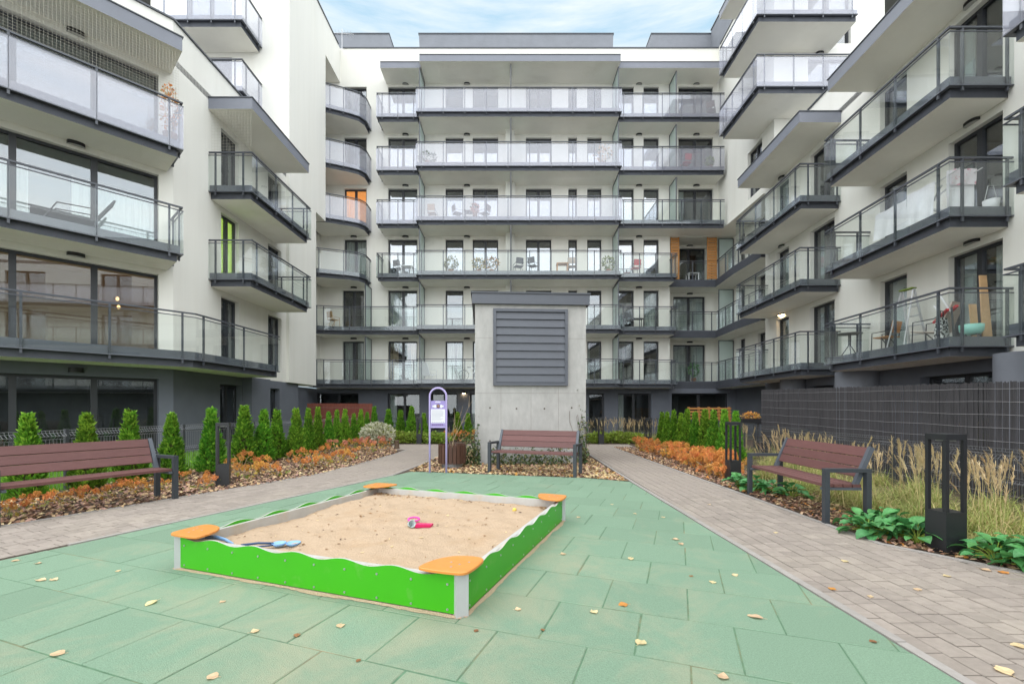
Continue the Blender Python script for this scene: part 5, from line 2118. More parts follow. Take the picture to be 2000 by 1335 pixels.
lowp = []
for s in (1, 2):
    t = thing('low_plant', 'x', 'plant', (0, 0, -50))
    lowp.append((t, [link('leaves', tuft_mesh(60 + s, ['low_green', 'hyd_green'], 420, .42, .22, .10, [.75, .25]), t)]))
lu = [False, False]
for i, px in enumerate((772, 786, 800, 815, 832, 847, 862, 1158, 1172, 1190, 1207, 1226, 1244)):
    y = 17.9 + R.uniform(-.2, .5)
    x = (px - 1000) * y / F
    side = 'left' if px < 1000 else 'right'
    put_plant(lowp, lu, i % 2, x, y, R.uniform(0, 6.28), R.uniform(.8, 1.15), f'low yellow green plant along the cross path, {side} of the shaft',
              f'low plants {side} of the shaft')

# ivy at the foot of the shaft
def ivy(label, x, y, w, h, n, seed, depth=.16):
    g = np.random.default_rng(seed)
    t = thing('ivy', label, 'ivy', (x, y, 0))
    xs = g.uniform(-w / 2, w / 2, n)
    zs = np.abs(g.normal(0, h * .45, n))
    ys = -np.abs(g.normal(0, depth, n)) * (1 - np.minimum(zs / (h * 1.6), .8))
    c = np.stack([xs, ys, zs], 1)
    ax = g.normal(size=(n, 3)) * .6 + np.array([0, -.5, -.2])
    ax /= np.linalg.norm(ax, axis=1)[:, None]
    sd = np.cross(ax, g.normal(size=(n, 3)))
    sd /= np.linalg.norm(sd, axis=1)[:, None]
    L = g.uniform(.035, .08, n)[:, None]
    v = np.stack([c, c + ax * L * .4 - sd * L * .45, c + ax * L, c + ax * L * .4 + sd * L * .45], 1).reshape(-1, 3)
    f = np.arange(n)[:, None] * 4 + np.array([[0, 1, 2, 3]])
    link('leaves', npmesh('leaves', v, f, ['ivy', 'ivy2'], g.choice(2, n, p=[.7, .3])), t)
    m = MB()
    rr = random.Random(seed)
    for k in range(7):
        p = [(rr.uniform(-w / 2, w / 2), -.02, 0)]
        for j in range(5):
            p.append((p[-1][0] + rr.uniform(-.08, .08), -.015, p[-1][2] + h * rr.uniform(.12, .26)))
        m.tube(p, .004, 5)
    part('stems', m, 'bark', t)


ivy('ivy climbing the left corner of the concrete shaft', -.98, 10.92, .42, .85, 620, 71)
ivy('ivy growing behind the bench at the foot of the shaft', .45, 10.94, 1.9, .42, 900, 72, .2)
ivy('ivy climbing the right corner of the concrete shaft', 1.72, 11.08, .26, 1.2, 380, 73, .06)

# broad leaved plants
def leaf_mesh():
    m = MB()
    prof = [(0, .004), (.12, .035), (.32, .068), (.55, .074), (.78, .048), (.93, .018), (1.0, .001)]
    L = .19
    rows = []
    for t, w in prof:
        zc = .035 * math.sin(t * 2.2) - .05 * t * t
        rows.append([(t * L, -w, zc + w * .22 + .004 * math.sin(t * 20)), (t * L, -w * .5, zc + w * .02), (t * L, 0, zc - w * .05), (t * L, w * .5, zc + w * .02), (t * L, w, zc + w * .22 - .004 * math.sin(t * 20))])
    for i in range(len(rows) - 1):
        for j in range(4):
            m.quad(rows[i][j], rows[i + 1][j], rows[i + 1][j + 1], rows[i][j + 1])
    me = m.mesh('leaf', 'broad', True)
    return me


leaf_me = leaf_mesh()


def broad_plant(label, spots, nleaf, seed):
    rr = random.Random(seed)
    cx = sum(p[0] for p in spots) / len(spots)
    cy = sum(p[1] for p in spots) / len(spots)
    t = thing('broad_leaved_plant', label, 'plant', (cx, cy, 0), 0, 'broad leaved plants along the right bed')
    m = MB()
    for (sx, sy) in spots:
        base = Vector((sx - cx, sy - cy, 0))
        for k in range(int(nleaf * 1.7)):
            a = rr.uniform(0, 6.28)
            ring = rr.random()
            st_ = base + Vector((math.cos(a), math.sin(a), 0)) * (.02 + .15 * ring)
            z = .15 - .11 * ring + rr.uniform(-.03, .05)
            st_.z = max(.03, z)
            m.tube([tuple(base + Vector((0, 0, -.01))), tuple(base * .5 + st_ * .5 + Vector((0, 0, .03))), tuple(st_)], .0035, 4, cap=False)
            o = link('leaf', leaf_me, t, st_)
            pitch = rr.uniform(-.5, .1) + .75 * ring - .25
            o.rotation_euler = (rr.uniform(-.35, .35), pitch, a + rr.uniform(-.4, .4))
            s = rr.uniform(.5, .95)
            o.scale = (s, s, s)
    part('stems', m, 'low_green', t)


broad_plant('glossy green broad leaved plants left of the nearest bollard', [(3.80, 4.62), (3.93, 4.42), (3.78, 4.92), (4.02, 4.75), (3.92, 5.05), (4.15, 4.6), (3.72, 4.75), (3.88, 4.80), (4.12, 4.9), (3.98, 4.58)], 13, 1)
broad_plant('glossy green broad leaved plants right of the nearest bollard', [(4.12, 3.88), (4.30, 3.72), (4.38, 3.95), (4.22, 3.62), (4.25, 3.85), (4.5, 3.8), (4.36, 3.55)], 13, 2)
broad_plant('glossy green broad leaved plants under the right bench', [(3.78, 7.6), (3.85, 7.25), (4.0, 7.45), (4.1, 7.1), (4.15, 6.75)], 14, 3)

# ornamental grasses
def grass_mesh(seed, nb=330, plumes=16, h=.62, spread=.16):
    g = np.random.default_rng(seed)
    V, Fc, MI = [], [], []
    b = 0
    seg = 5

    def strip(base, d, L, w, droop, mi, n):
        nonlocal b
        ts = np.linspace(0, 1, seg + 1)
        side = np.stack([-d[:, 1], d[:, 0], np.zeros(n)], 1)
        side /= np.linalg.norm(side, axis=1)[:, None] + 1e-9
        pts = []
        for t in ts:
            p = base + d * (L * t)[:, None]
            p[:, 2] -= droop * (t ** 2.2) * L
            ww = (w * (1 - t) ** .6 + .0006)[:, None]
            pts.append(np.stack([p - side * ww, p + side * ww], 1))
        P_ = np.stack(pts, 1).reshape(n, -1, 3)          # (n, (seg+1)*2, 3)
        P_[:, :, 2] = np.maximum(P_[:, :, 2], .005)
        V.append(P_.reshape(-1, 3))
        o = np.arange(n)[:, None] * (2 * (seg + 1)) + b
        for k in range(seg):
            Fc.append(o + np.array([[2 * k, 2 * k + 1, 2 * k + 3, 2 * k + 2]]))
            MI.append(mi)
        b += n * 2 * (seg + 1)

    a = g.uniform(0, 6.283, nb)
    tilt = g.uniform(.25, 1.30, nb)
    d = np.stack([np.cos(a) * np.sin(tilt), np.sin(a) * np.sin(tilt), np.cos(tilt)], 1)
    base = np.stack([g.normal(0, spread * .5, nb), g.normal(0, spread * .5, nb), np.zeros(nb)], 1)
    mi = (g.uniform(0, 1, nb) < .30).astype(int)
    strip(base, d, h * g.uniform(.6, 1.25, nb), g.uniform(.0022, .0042, nb), g.uniform(.3, .95, nb), mi, nb)
    if plumes:
        a = g.uniform(0, 6.283, plumes)
        tilt = g.uniform(.05, .42, plumes)
        d = np.stack([np.cos(a) * np.sin(tilt) - .12, np.sin(a) * np.sin(tilt), np.cos(tilt)], 1)
        base = np.stack([g.normal(0, spread * .4, plumes), g.normal(0, spread * .4, plumes), np.zeros(plumes)], 1)
        L = g.uniform(.62, .96, plumes)
        strip(base, d, L, np.full(plumes, .0022), np.full(plumes, .08), np.ones(plumes, int), plumes)
        for i in range(plumes):
            k = 34
            t = g.uniform(.76, 1.04, k)
            p = base[i] + d[i] * (L[i] * t)[:, None]
            p[:, 2] -= .08 * t ** 2.2 * L[i]
            dd = d[i] + g.normal(0, .20, (k, 3)) + np.array([-.55, 0, 0]) * ((t - .75) * 3)[:, None]
            dd /= np.linalg.norm(dd, axis=1)[:, None]
            strip(p, dd, g.uniform(.05, .11, k), np.full(k, .0032), np.full(k, .25), np.full(k, 2), k)
    return npmesh('grass_blades', np.concatenate(V), np.concatenate(Fc), ['blade1', 'blade2', 'plume'], np.concatenate(MI))


gm = []
for s in range(4):
    t = thing('ornamental_grass', 'x', 'ornamental grass', (0, 0, -50))
    gm.append((t, [link('blades', grass_mesh(80 + s, 380, (7, 6, 3, 9)[s], .58), t)]))
gu = [False] * 4
spots = []
for (x, y) in ((4.75, 3.9), (5.1, 4.3), (5.5, 3.9), (4.75, 4.7), (5.25, 4.95), (5.7, 4.6), (6.05, 5.1), (4.75, 5.4), (5.2, 5.65), (5.75, 5.6), (6.15, 5.9),
               (4.85, 6.15), (5.3, 6.4), (5.8, 6.5), (4.75, 6.8), (5.2, 7.1), (5.7, 7.3), (6.2, 6.9), (4.85, 7.6), (5.3, 7.9), (5.8, 8.2), (6.3, 7.9), (4.75, 8.4), (5.2, 8.8), (5.7, 9.1),
               (6.2, 9.0), (5.5, 9.8), (6.0, 10.2), (6.4, 9.8), (4.45, 4.25), (4.55, 5.1), (4.6, 5.75), (4.5, 6.4), (4.55, 7.1), (4.55, 3.55), (4.75, 3.15), (5.0, 5.3), (5.5, 6.0), (5.45, 4.55), (5.0, 4.6), (4.95, 3.45), (5.4, 3.3), (6.1, 4.4), (6.35, 11.2), (6.3, 12.3)):
    spots.append((x + R.uniform(-.12, .12), y + R.uniform(-.12, .12)))
for i, (x, y) in enumerate(spots):
    put_plant(gm, gu, i % 4, x, y, R.uniform(-.9, .9), R.uniform(.85, 1.08), ('arching ornamental grass at the right edge behind the nearest bollard lamp' if y < 4.2 else 'arching ornamental grass between the nearest bollard lamp and the right fence' if y < 5.35 else 'arching ornamental grass behind the near end of the right bench' if y < 6.3 else 'arching ornamental grass behind the far end of the right bench' if y < 7.7 else 'straw coloured ornamental grass beyond the right bench' if y < 9.5 else 'straw coloured ornamental grass at the foot of the reed screen beside the right hedge'), 'ornamental grasses along the right fence')
for i, px in enumerate((1155, 1168, 1183, 1200, 1216, 1233, 1250, 1268, 1283, 1240, 1210, 1176, 1226, 1260)):
    y = 18.6 + R.uniform(-.2, .7)
    put_plant(gm, gu, (0, 1, 3)[i % 3], (px - 1000) * y / F, y, R.uniform(-.9, .9), R.uniform(1.0, 1.2), ('far straw coloured grass just right of the concrete shaft' if px < 1200 else 'far straw coloured grass by the bollard left of the right hedge' if px > 1240 else 'far straw coloured grass midway between shaft and right hedge'), 'ornamental grasses by the far fence')

# ================================================================== FENCES
def mesh_fence(label, pts, h, z0s=(0, 0), panel=2.5, wx=.05, light='fence', group=None):
    d, L = unit(pts[0], pts[1])
    n = seg_normal(d)
    t = thing('mesh_fence', label, 'fence', (pts[0][0], pts[0][1], 0), math.atan2(d[1], d[0]), group)
    k = max(1, round(L / panel))
    for i in range(k + 1):
        u = L * i / k
        z0 = z0s[0] + (z0s[1] - z0s[0]) * i / k
        m = MB()
        m.box(u - .03, u + .03, -.02, .02, -.05, z0 + h + .02)
        part('post', m, 'fence', t)
    for i in range(k):
        u0, u1 = L * i / k + .035, L * (i + 1) / k - .035
        z0 = z0s[0] + (z0s[1] - z0s[0]) * (i + .5) / k
        m = MB()
        # profile of a vertical wire: straight with V folds near the top and in the middle
        prof = [(0, .05), (0, h * .42), (.035, h * .47), (0, h * .52), (0, h - .14), (.05, h - .09), (0, h - .04), (0, h)]
        c = int((u1 - u0) / wx)
        r = .0036
        for j in range(c + 1):
            u = u0 + (u1 - u0) * j / c
            for q in range(len(prof) - 1):
                (y0, a), (y1, b) = prof[q], prof[q + 1]
                m.quad((u - r, y0, z0 + a), (u + r, y0, z0 + a), (u + r, y1, z0 + b), (u - r, y1, z0 + b))
        for (y, z) in prof[1:]:
            m.bar((u0, y - .005, z0 + z), (u1, y - .005, z0 + z), .005, .006)
        part('mesh_panel', m, light, t)
    return t


mesh_fence('dark welded mesh fence behind the left bench and thujas', [(-6.62, 19.8), (-7.45, 5.0)], .97, wx=.055, light='fence_light')
mesh_fence('dark welded mesh fence along the far side of the courtyard, left of the shaft', [(-6.6, 19.85), (1.0, 19.85)], .95, light='fence')
mesh_fence('dark welded mesh fence along the far side of the courtyard, right of the shaft', [(1.05, 19.87), (6.9, 19.87)], .95, light='fence')
mesh_fence('dark welded mesh fence below the black reed screen on the right', [(6.9, 15.2), (6.42, 3.0)], .78, (.16, -.06), light='fence_glint')
mesh_fence('dark welded mesh fence returning behind the right thuja hedge', [(6.92, 19.8), (6.92, 15.3)], .92, light='fence')


def reed_screen(label, p0, p1, z0, z1, m_, wires, step=.024, parts=6):
    d, L = unit(p0, p1)
    t = thing('reed_screen', label, 'reed screen', (p0[0], p0[1], 0), math.atan2(d[1], d[0]))
    rr = random.Random(int(L * 100))
    for s in range(parts):
        m = MB()
        a, b = L * s / parts, L * (s + 1) / parts
        k = int((b - a) / step)
        for i in range(k):
            u = a + (b - a) * (i + .5) / k
            f0, f1 = u / L, u / L
            zz0 = z0[0] + (z0[1] - z0[0]) * f0
            zz1 = z1[0] + (z1[1] - z1[0]) * f1 + rr.uniform(-.012, .012)
            w = step * .5
            y = rr.uniform(-.006, .006)
            m.hexa([(u - w, y - .002, zz0), (u, y - .012, zz0), (u + w, y - .002, zz0), (u, y + .008, zz0), (u - w, y - .002, zz1), (u, y - .012, zz1), (u + w, y - .002, zz1), (u, y + .008, zz1)])
        tag(part('reed_panel', m, m_, t), kind='stuff')
    m = MB()
    for i in range(wires):
        f = (i + .5) / wires
        za = z0[0] + (z1[0] - z0[0]) * f
        zb = z0[1] + (z1[1] - z0[1]) * f
        q = 24
        for j in range(q):
            m.bar((L * j / q, -.022, za + (zb - za) * j / q + .006 * math.sin(j * 1.7 + i)), (L * (j + 1) / q, -.022, za + (zb - za) * (j + 1) / q + .006 * math.sin((j + 1) * 1.7 + i)), .004, .005)
    part('tie_wire', m, 'wire', t)


reed_screen('black reed privacy screen above the right fence', (7.08, 12.9), (6.72, 3.0), (.10, 0.0), (1.86, 1.60), 'reed_dark', 9)
reed_screen('brown reed privacy screen at the far left terrace', (-9.9, 22.0), (-6.75, 22.0), (0, 0), (1.62, 1.60), 'reed_brown', 4, .03, 3)
# pallet wall and flower box
pf = thing('pallet_screen', 'orange wooden pallet screen on the far right terrace', 'pallet screen', (8.35, 21.6, 0))
for i in range(9):
    m = MB()
    z = .12 + i * .15
    m.box(0, 2.05, -.02, .002, z, z + .085)
    part('board', m, 'wood_orange', pf)
for i in range(5):
    m = MB()
    m.box(i * .48, i * .48 + .09, .004, .08, .05, 1.44)
    part('upright', m, 'wood_orange', pf)
fb = thing('flower_box', 'dark flower box with orange brown autumn plants by the right fence corner', 'flower box', (7.65, 14.6, 0))
m = MB()
m.box(-.3, .32, -.1, .1, .85, 1.02)
part('box', m, 'black', fb)
m = MB()
m.box(-.25, -.2, -.03, .03, -.05, .85)
m.box(.22, .27, -.03, .03, -.05, .85)
part('stand', m, 'charcoal', fb)
g = np.random.default_rng(90)
v, f = leafquads(g, 260, (0, 0, 1.1), .3, .1, .12, .06, .5)
part('plants', npmesh('plants', v, f, ['hyd1', 'hyd_leaf'], g.choice(2, 260)), None, fb)

# ================================================================== FALLEN LEAVES
def fallen(seed, mt, L=.085, w=.042):
    rr = random.Random(seed)
    m = MB()
    prof = [(-.5, .02), (-.3, .7), (-.05, 1.0), (.2, .8), (.4, .35), (.5, .02)]
    rows = []
    for t, k in prof:
        rows.append([(t * L, -w * k, .012 * k * rr.uniform(.5, 1.5) + .02 * t * t * 2), (t * L, 0, .002 + .012 * abs(t)), (t * L, w * k, .014 * k * rr.uniform(.4, 1.6))])
    for i in range(len(rows) - 1):
        for j in range(2):
            m.quad(rows[i][j], rows[i + 1][j], rows[i + 1][j + 1], rows[i][j + 1])
    m.tube([(-.5 * L, 0, .004), (-.78 * L, .006, .008)], .0015, 4)
    return m.mesh('fallen_leaf', mt, True)


lf = [fallen(1, 'leaf1'), fallen(2, 'leaf1', .07, .038), fallen(3, 'leaf2', .08, .045), fallen(4, 'leaf3', .06, .03), fallen(5, 'leaf1', .10, .035)]


def drop(px, py, k, label, group, s=1.0):
    x, y = G(px, py)
    o = link('fallen_leaf', lf[k], None, (x, y, .002), R.uniform(0, 6.28))
    o.scale = (s * .8, s * .8, s * .55)
    if group == GG:
        label = ('dry cream leaf on the green tiles left of the sandbox' if px < 330 else 'dry cream leaf on the green tiles in front of the sandbox' if px < 1000 and py < 1260
                 else 'dry cream leaf at the lower edge of the green tiles' if py > 1240 else 'dry cream leaf on the green tiles near the right path' if px > 1280 else 'dry cream leaf on the green tiles right of the sandbox')
    elif group:
        label = 'pale leaf on the right path near the lower corner' if py > 1200 else 'pale leaf on the right path below the nearest bollard' if px > 1750 else 'pale leaf on the middle of the grey right path'
    tag(o, label, 'leaf', group)


GL = 'dry cream leaf lying on the green rubber tiles'
GG = 'fallen leaves on the green surface'
for (px, py, k, s) in ((1252, 1255, 0, 1.0), (1160, 1195, 1, .9), (1412, 1322, 1, 1.0), (665, 1222, 0, .8), (580, 1241, 3, .9), (498, 1233, 1, .9), (112, 1277, 0, 1.0), (415, 1322, 1, 1.0),
                       (295, 1178, 4, 1.1), (1392, 1137, 1, .9), (1320, 1053, 0, 1.0), (1330, 1062, 4, .9), (1232, 1091, 4, .9), (1435, 1123, 1, .9), (1012, 1190, 1, .8), (1100, 1082, 1, 1.0),
                       (1295, 1010, 1, .9), (1130, 1010, 1, .9), (80, 1133, 4, 1.0), (105, 1132, 4, .9), (1350, 1125, 3, .7), (930, 1232, 3, .7), (435, 1175, 1, .7), (30, 1095, 1, .9), (75, 1100, 1, .8),
                       (1195, 985, 1, .8), (1240, 1003, 1, .8), (1060, 1230, 3, .6), (700, 1290, 3, .6), (230, 1115, 1, .7)):
    drop(px, py, k, GL, GG, s)
drop(1217, 1181, 2, 'large orange leaf lying on the green rubber tiles right of the sandbox', None, 1.0)
drop(1475, 1205, 4, 'pale curled leaf lying on the green tiles near the right path', None, 1.1)
PL = 'dry pale leaf lying on the grey right path'
for (px, py, k, s) in ((1650, 1096, 1, 1.0), (1625, 1150, 2, .8), (1960, 1310, 0, 1.2), (1990, 1262, 0, 1.0), (1792, 1151, 1, .9), (1385, 985, 1, .8), (1700, 1165, 4, .7), (1850, 1125, 1, .9), (1960, 1118, 2, 1.1),
                       (1925, 1113, 0, 1.1), (1705, 1253, 3, .8), (1515, 1040, 1, .8)):
    drop(px, py, k, PL, 'fallen leaves on the right path', s)

# ================================================================== THINGS ON THE BALCONIES
def bal(name, label, cat, x, y, k, rz=0.0):
    return thing(name, label, cat, (x, y, FL(k) - .017), rz)


# near right, first floor
X = rw(12) - .75
t = bal('round_table', 'small round dark table at the far end of the near right first floor balcony', 'table', 10.35, 13.95, 1)
m = MB()
m.lathe([(0, .70), (.33, .70), (.33, .725), (0, .725)], 24)
part('tabletop', m, 'charcoal', t)
for a in (0, 2.1, 4.2):
    m = MB()
    m.tube([(.03 * math.cos(a), .03 * math.sin(a), .70), (.03 * math.cos(a), .03 * math.sin(a), .35), (.26 * math.cos(a), .26 * math.sin(a), .01)], .014, 6)
    part('leg', m, 'charcoal', t)


def chair(label, x, y, k, rz, seat_m, frame_m='charcoal', lounge=False):
    c = bal('chair', label, 'chair', x, y, k, rz)
    m = MB()
    if lounge:
        m.hexa([(-.26, -.3, .34), (.26, -.3, .34), (.26, .25, .26), (-.26, .25, .26), (-.26, -.3, .37), (.26, -.3, .37), (.26, .25, .29), (-.26, .25, .29)])
    else:
        m.box(-.22, .22, -.22, .22, .43, .455)
    part('seat', m, seat_m, c)
    m = MB()
    if lounge:
        m.hexa([(-.26, .25, .28), (.26, .25, .28), (.26, .28, .28), (-.26, .28, .28), (-.24, .52, .95), (.24, .52, .95), (.24, .55, .95), (-.24, .55, .95)])
    else:
        m.hexa([(-.2, .2, .55), (.2, .2, .55), (.2, .22, .55), (-.2, .22, .55), (-.2, .27, .86), (.2, .27, .86), (.2, .29, .86), (-.2, .29, .86)])
    part('backrest', m, seat_m, c)
    for sx in (-1, 1):
        e = .27 if lounge else .22
        m = MB()
        m.tube([(sx * e, -.26, .0), (sx * e, -.24, .58), (sx * e, .2, .6), (sx * e, .26, .64)], .014, 6)
        part('armrest', m, frame_m, c)
        m = MB()
        m.tube([(sx * (e - .02), -.02, .44 if not lounge else .32), (sx * (e - .02), .26, .0)], .013, 6)
        part('leg', m, frame_m, c)
        m = MB()
        m.tube([(sx * (e - .02), .2, .42 if not lounge else .3), (sx * (e - .02), .24, .86 if not lounge else .5)], .013, 6)
        part('back_post', m, frame_m, c)
    return c


chair('orange chair by the round table on the near right first floor balcony', 10.65, 12.95, 1, rad(200), 'wood_orange')
chair('beige lounge armchair leaning on the near right first floor balcony', 10.45, 11.35, 1, rad(200), 'beige', lounge=True)
t = bal('step_ladder', 'aluminium step ladder standing on the near right first floor balcony', 'step ladder', 10.75, 12.3, 1, rad(95))
for s in (-1, 1):
    m = MB()
    m.bar((s * .25, -.28, 0), (s * .17, .05, 1.62), .05, .03)
    part('rail', m, 'alu', t)
    m = MB()
    m.bar((s * .25, .45, 0), (s * .17, .08, 1.6), .03, .02)
    part('brace', m, 'alu', t)
for i in range(6):
    m = MB()
    f = (i + .7) / 6.6
    m.box(-.25 + .08 * f + .03, .25 - .08 * f - .03, -.28 + .33 * f - .04, -.28 + .33 * f + .04, 1.62 * f, 1.62 * f + .025)
    part('step', m, 'alu', t)
m = MB()
m.box(-.19, .19, 0, .14, 1.62, 1.65)
part('top_step', m, 'low_green', t)
t = bal('wood_board', 'tall pale wooden board leaning at the right end of the near right balcony', 'board', 11.02, 10.45, 1)
m = MB()
m.hexa([(-.20, .0, 0), (.02, .0, 0), (.02, .03, 0), (-.20, .03, 0), (-.02, .25, 1.55), (.14, .25, 1.55), (.14, .28, 1.55), (-.02, .28, 1.55)])
part('board', m, 'wood_pale', t)
m = MB()
m.hexa([(-.38, .06, 0), (-.22, .06, 0), (-.22, .09, 0), (-.38, .09, 0), (-.36, .15, .85), (-.20, .15, .85), (-.20, .18, .85), (-.36, .18, .85)])
part('short_board', m, 'wood_pale', t)
t = bal('plastic_chair', 'mint plastic bucket seat on the near right first floor balcony', 'chair', 10.55, 10.45, 1, rad(40))
m = MB()
m.lathe([(0, .12), (.16, .12), (.21, .2), (.22, .34), (.205, .34), (.19, .2), (.14, .15), (0, .15)], 14)
part('seat', m, 'teal', t, True)
m = MB()
for a in (0.8, 2.4, 3.9, 5.5):
    m.tube([(.12 * math.cos(a), .12 * math.sin(a), .13), (.2 * math.cos(a), .2 * math.sin(a), 0)], .014, 5)
part('legs', m, 'charcoal', t)
t = bal('sledge', 'red and white sledge propped on the near right first floor balcony', 'sledge', 10.55, 10.9, 1, rad(60))
m = MB()
m.bar((-.3, 0, .82), (.32, .1, .62), .06, .05)
m.bar((-.3, .16, .75), (.32, .26, .55), .06, .05)
part('runner', m, 'red', t)
m = MB()
m.bar((-.1, .05, .72), (-.02, .25, 1.2), .14, .03)
m.bar((.16, .05, .5), (.26, .25, .95), .2, .03)
part('panel', m, 'paper', t)
m = MB()
m.tube([(-.3, .05, 0), (-.25, .08, .8)], .02, 6)
m.tube([(.3, .1, 0), (.3, .12, .65)], .02, 6)
part('stand', m, 'charcoal', t)
t = bal('patterned_bag', 'black and white patterned bag standing on the near right first floor balcony', 'bag', 10.15, 10.75, 1, rad(20))
m = MB()
m.hexa([(-.14, -.09, 0), (.14, -.09, 0), (.14, .09, 0), (-.14, .09, 0), (-.12, -.05, .55), (.12, -.05, .55), (.12, .05, .55), (-.12, .05, .55)])
part('bag', m, mat('patterned_cloth', (.6, .6, .6), .9, var2=(.03, .03, .03), v2scale=22, v2pos=(.48, .52)), t)
m = MB()
m.tube([(-.06, 0, .55), (-.05, 0, .72), (.05, 0, .72), (.06, 0, .55)], .012, 6)
part('handle', m, 'charcoal', t)


# laundry on the second floor
def cloth_drop(m, a, b, z_top, drop, amp=.03, n=14, lean=0.0, mi=0):
    d, L = unit(a, b)
    nn = seg_normal(d)
    rows = []
    for j in range(7):
        f = j / 6
        row = []
        for i in range(n + 1):
            u = L * i / n
            w = amp * f * math.sin(i * 1.1 + j * .3) + lean * f
            row.append((a[0] + d[0] * u + nn[0] * w, a[1] + d[1] * u + nn[1] * w, z_top - drop * f + .01 * math.sin(i * .9)))
        rows.append(row)
    for j in range(6):
        for i in range(n):
            m.quad(rows[j][i], rows[j][i + 1], rows[j + 1][i + 1], rows[j + 1][i], mi)


t = thing('drying_rack', 'folding drying rack under the laundry on the near right second floor balcony', 'drying rack', (10.4, 11.4, FL(2) - .017))
m = MB()
for xx in (-.25, .25):
    m.bar((xx, -1.1, .95), (xx, 1.1, .72), .02, .02)
    m.bar((xx, -.8, .0), (-xx * .4, .5, .85), .02, .02)
    m.bar((xx, .8, .0), (-xx * .4, -.5, .85), .02, .02)
part('frame', m, 'alu', t)
m = MB()
cloth_drop(m, (-.30, 1.25), (-.30, .25), .86, .72, .03, 14, .03)
cloth_drop(m, (-.31, .22), (-.31, -.55), .93, .80, .03, 12, .03)
tl = thing('bed_sheet', 'white bed sheets hung along the near right second floor balcony', 'laundry', (10.4, 11.4, FL(2) - .017))
part('sheet', m, 'cloth', tl, True)
m = MB()
cloth_drop(m, (-.30, -.82), (.30, -.86), 1.02, .92, .03, 12, -.02)
m2 = MB()
cloth_drop(m2, (-.24, -.90), (.30, -.93), 1.02, .35, .02, 12, -.04)
tl = thing('bed_sheet', 'pink patterned white sheet hung at the near end of the right second floor balcony', 'laundry', (10.4, 11.4, FL(2) - .017))
part('sheet', m, 'cloth', tl, True)
part('folded_cloth', m2, mat('floral_cloth', (.74, .68, .72), .9, var2=(.60, .28, .36), v2scale=9, v2pos=(.55, .62)), tl, True)
t = thing('cleaning_bucket', 'white bucket with string mop on the near right second floor balcony', 'bucket', (11.0, 10.45, FL(2) - .017))
m = MB()
m.lathe([(0, 0), (.12, 0), (.15, .28), (.14, .28), (.11, .02), (0, .02)], 16)
part('bucket', m, 'paper', t, True)
m = MB()
m.tube([(-.15, 0, .27), (-.05, .02, .62), (.05, .0, .62), (.14, 0, .27)], .008, 5)
part('handle', m, 'alu', t)


# back building: chairs, tables and pots seen through the glass
def pot_plant(label, x, y, k, h, seed, leaf='hyd_green', rx=.25):
    g = np.random.default_rng(seed)
    t = bal('potted_plant', label, 'potted plant', x, y, k)
    m = MB()
    m.lathe([(0, 0), (.11, 0), (.15, .26), (.13, .26), (.12, .2), (0, .2)], 12)
    part('pot', m, 'chip2', t, True)
    v, f = leafquads(g, 240, (0, 0, .25 + h * .5), rx, rx * .8, h * .5, .11, .3)
    part('foliage', npmesh('foliage', v, f, [leaf, 'ivy'], g.choice(2, 240, p=[.7, .3])), None, t)


def small_table(label, x, y, k, mt='charcoal'):
    t = bal('side_table', label, 'table', x, y, k)
    m = MB()
    m.box(-.32, .32, -.25, .25, .52, .55)
    part('tabletop', m, mt, t)
    for sx in (-1, 1):
        for sy in (-1, 1):
            m = MB()
            m.box(sx * .28 - .02, sx * .28 + .02, sy * .21 - .02, sy * .21 + .02, 0, .519)
            part('leg', m, mt, t)


yb = 25.1
pot_plant('leafy potted plant at the left door of the central third floor balcony', bx(885), yb, 3, .75, 1, 'ivy2', .4)
pot_plant('leafy potted plant at the second door of the central third floor balcony', bx(938), yb, 3, .65, 2, 'hyd_leaf', .38)
pot_plant('wide potted plant right of the second door on the central third floor balcony', bx(962), yb, 3, .7, 3, 'hyd_leaf', .42)
chair('black folding chair right of the pier on the central third floor balcony', .35, yb, 3, rad(200), 'charcoal')
chair('black folding chair below the wide window on the central third floor balcony', 1.15, yb - .1, 3, rad(150), 'charcoal')
chair('grey chair beside the orange table on the central third floor balcony', 3.3, yb, 3, rad(170), 'beige')
small_table('low orange table on the central third floor balcony', 2.75, yb - .15, 3, 'wood_orange')
pot_plant('bushy potted plant at the right end of the central third floor balcony', 5.3, yb - .1, 3, .7, 4, 'hyd_green', .38)
chair('folding chair by the door on the left third floor balcony', -6.35, 25.5, 3, rad(160), 'charcoal')
small_table('pale table by the door on the left third floor balcony', -5.85, 25.4, 3, 'alu')
chair('pale wooden bench chair at the left end of the central fourth floor balcony', -4.4, yb, 4, rad(175), 'wood_pale')
small_table('brown table at the second door of the central fourth floor balcony', -2.3, yb, 4, 'planter')
chair('brown wicker chair left of the table on the central fourth floor balcony', -3.0, yb, 4, rad(120), 'planter')
chair('brown wicker chair right of the table on the central fourth floor balcony', -1.5, yb, 4, rad(240), 'planter')
pot_plant('small red flowering pot on the central fourth floor balcony', -2.0, 24.62, 4, .55, 6, 'hyd2', .18)
pot_plant('row of low pots at the left end of the central fifth floor balcony', -4.6, 24.8, 5, .45, 7, 'ivy', .5)
pot_plant('bushy brown potted plant at the right end of the central fifth floor balcony', 5.0, 24.9, 5, .9, 8, 'hyd_leaf', .5)
chair('wooden chair on the corner balcony of the second floor at the far left', -9.9, 25.2, 2, rad(150), 'wood_pale', 'wood_pale')
chair('white lounge chair on the left first floor balcony of the back building', bx(845), 25.2, 1, rad(150), 'paper', 'alu', True)
t = bal('bicycle', 'small bicycle leaning on the railing of the back first floor balcony', 'bicycle', -2.2, 24.75, 1)
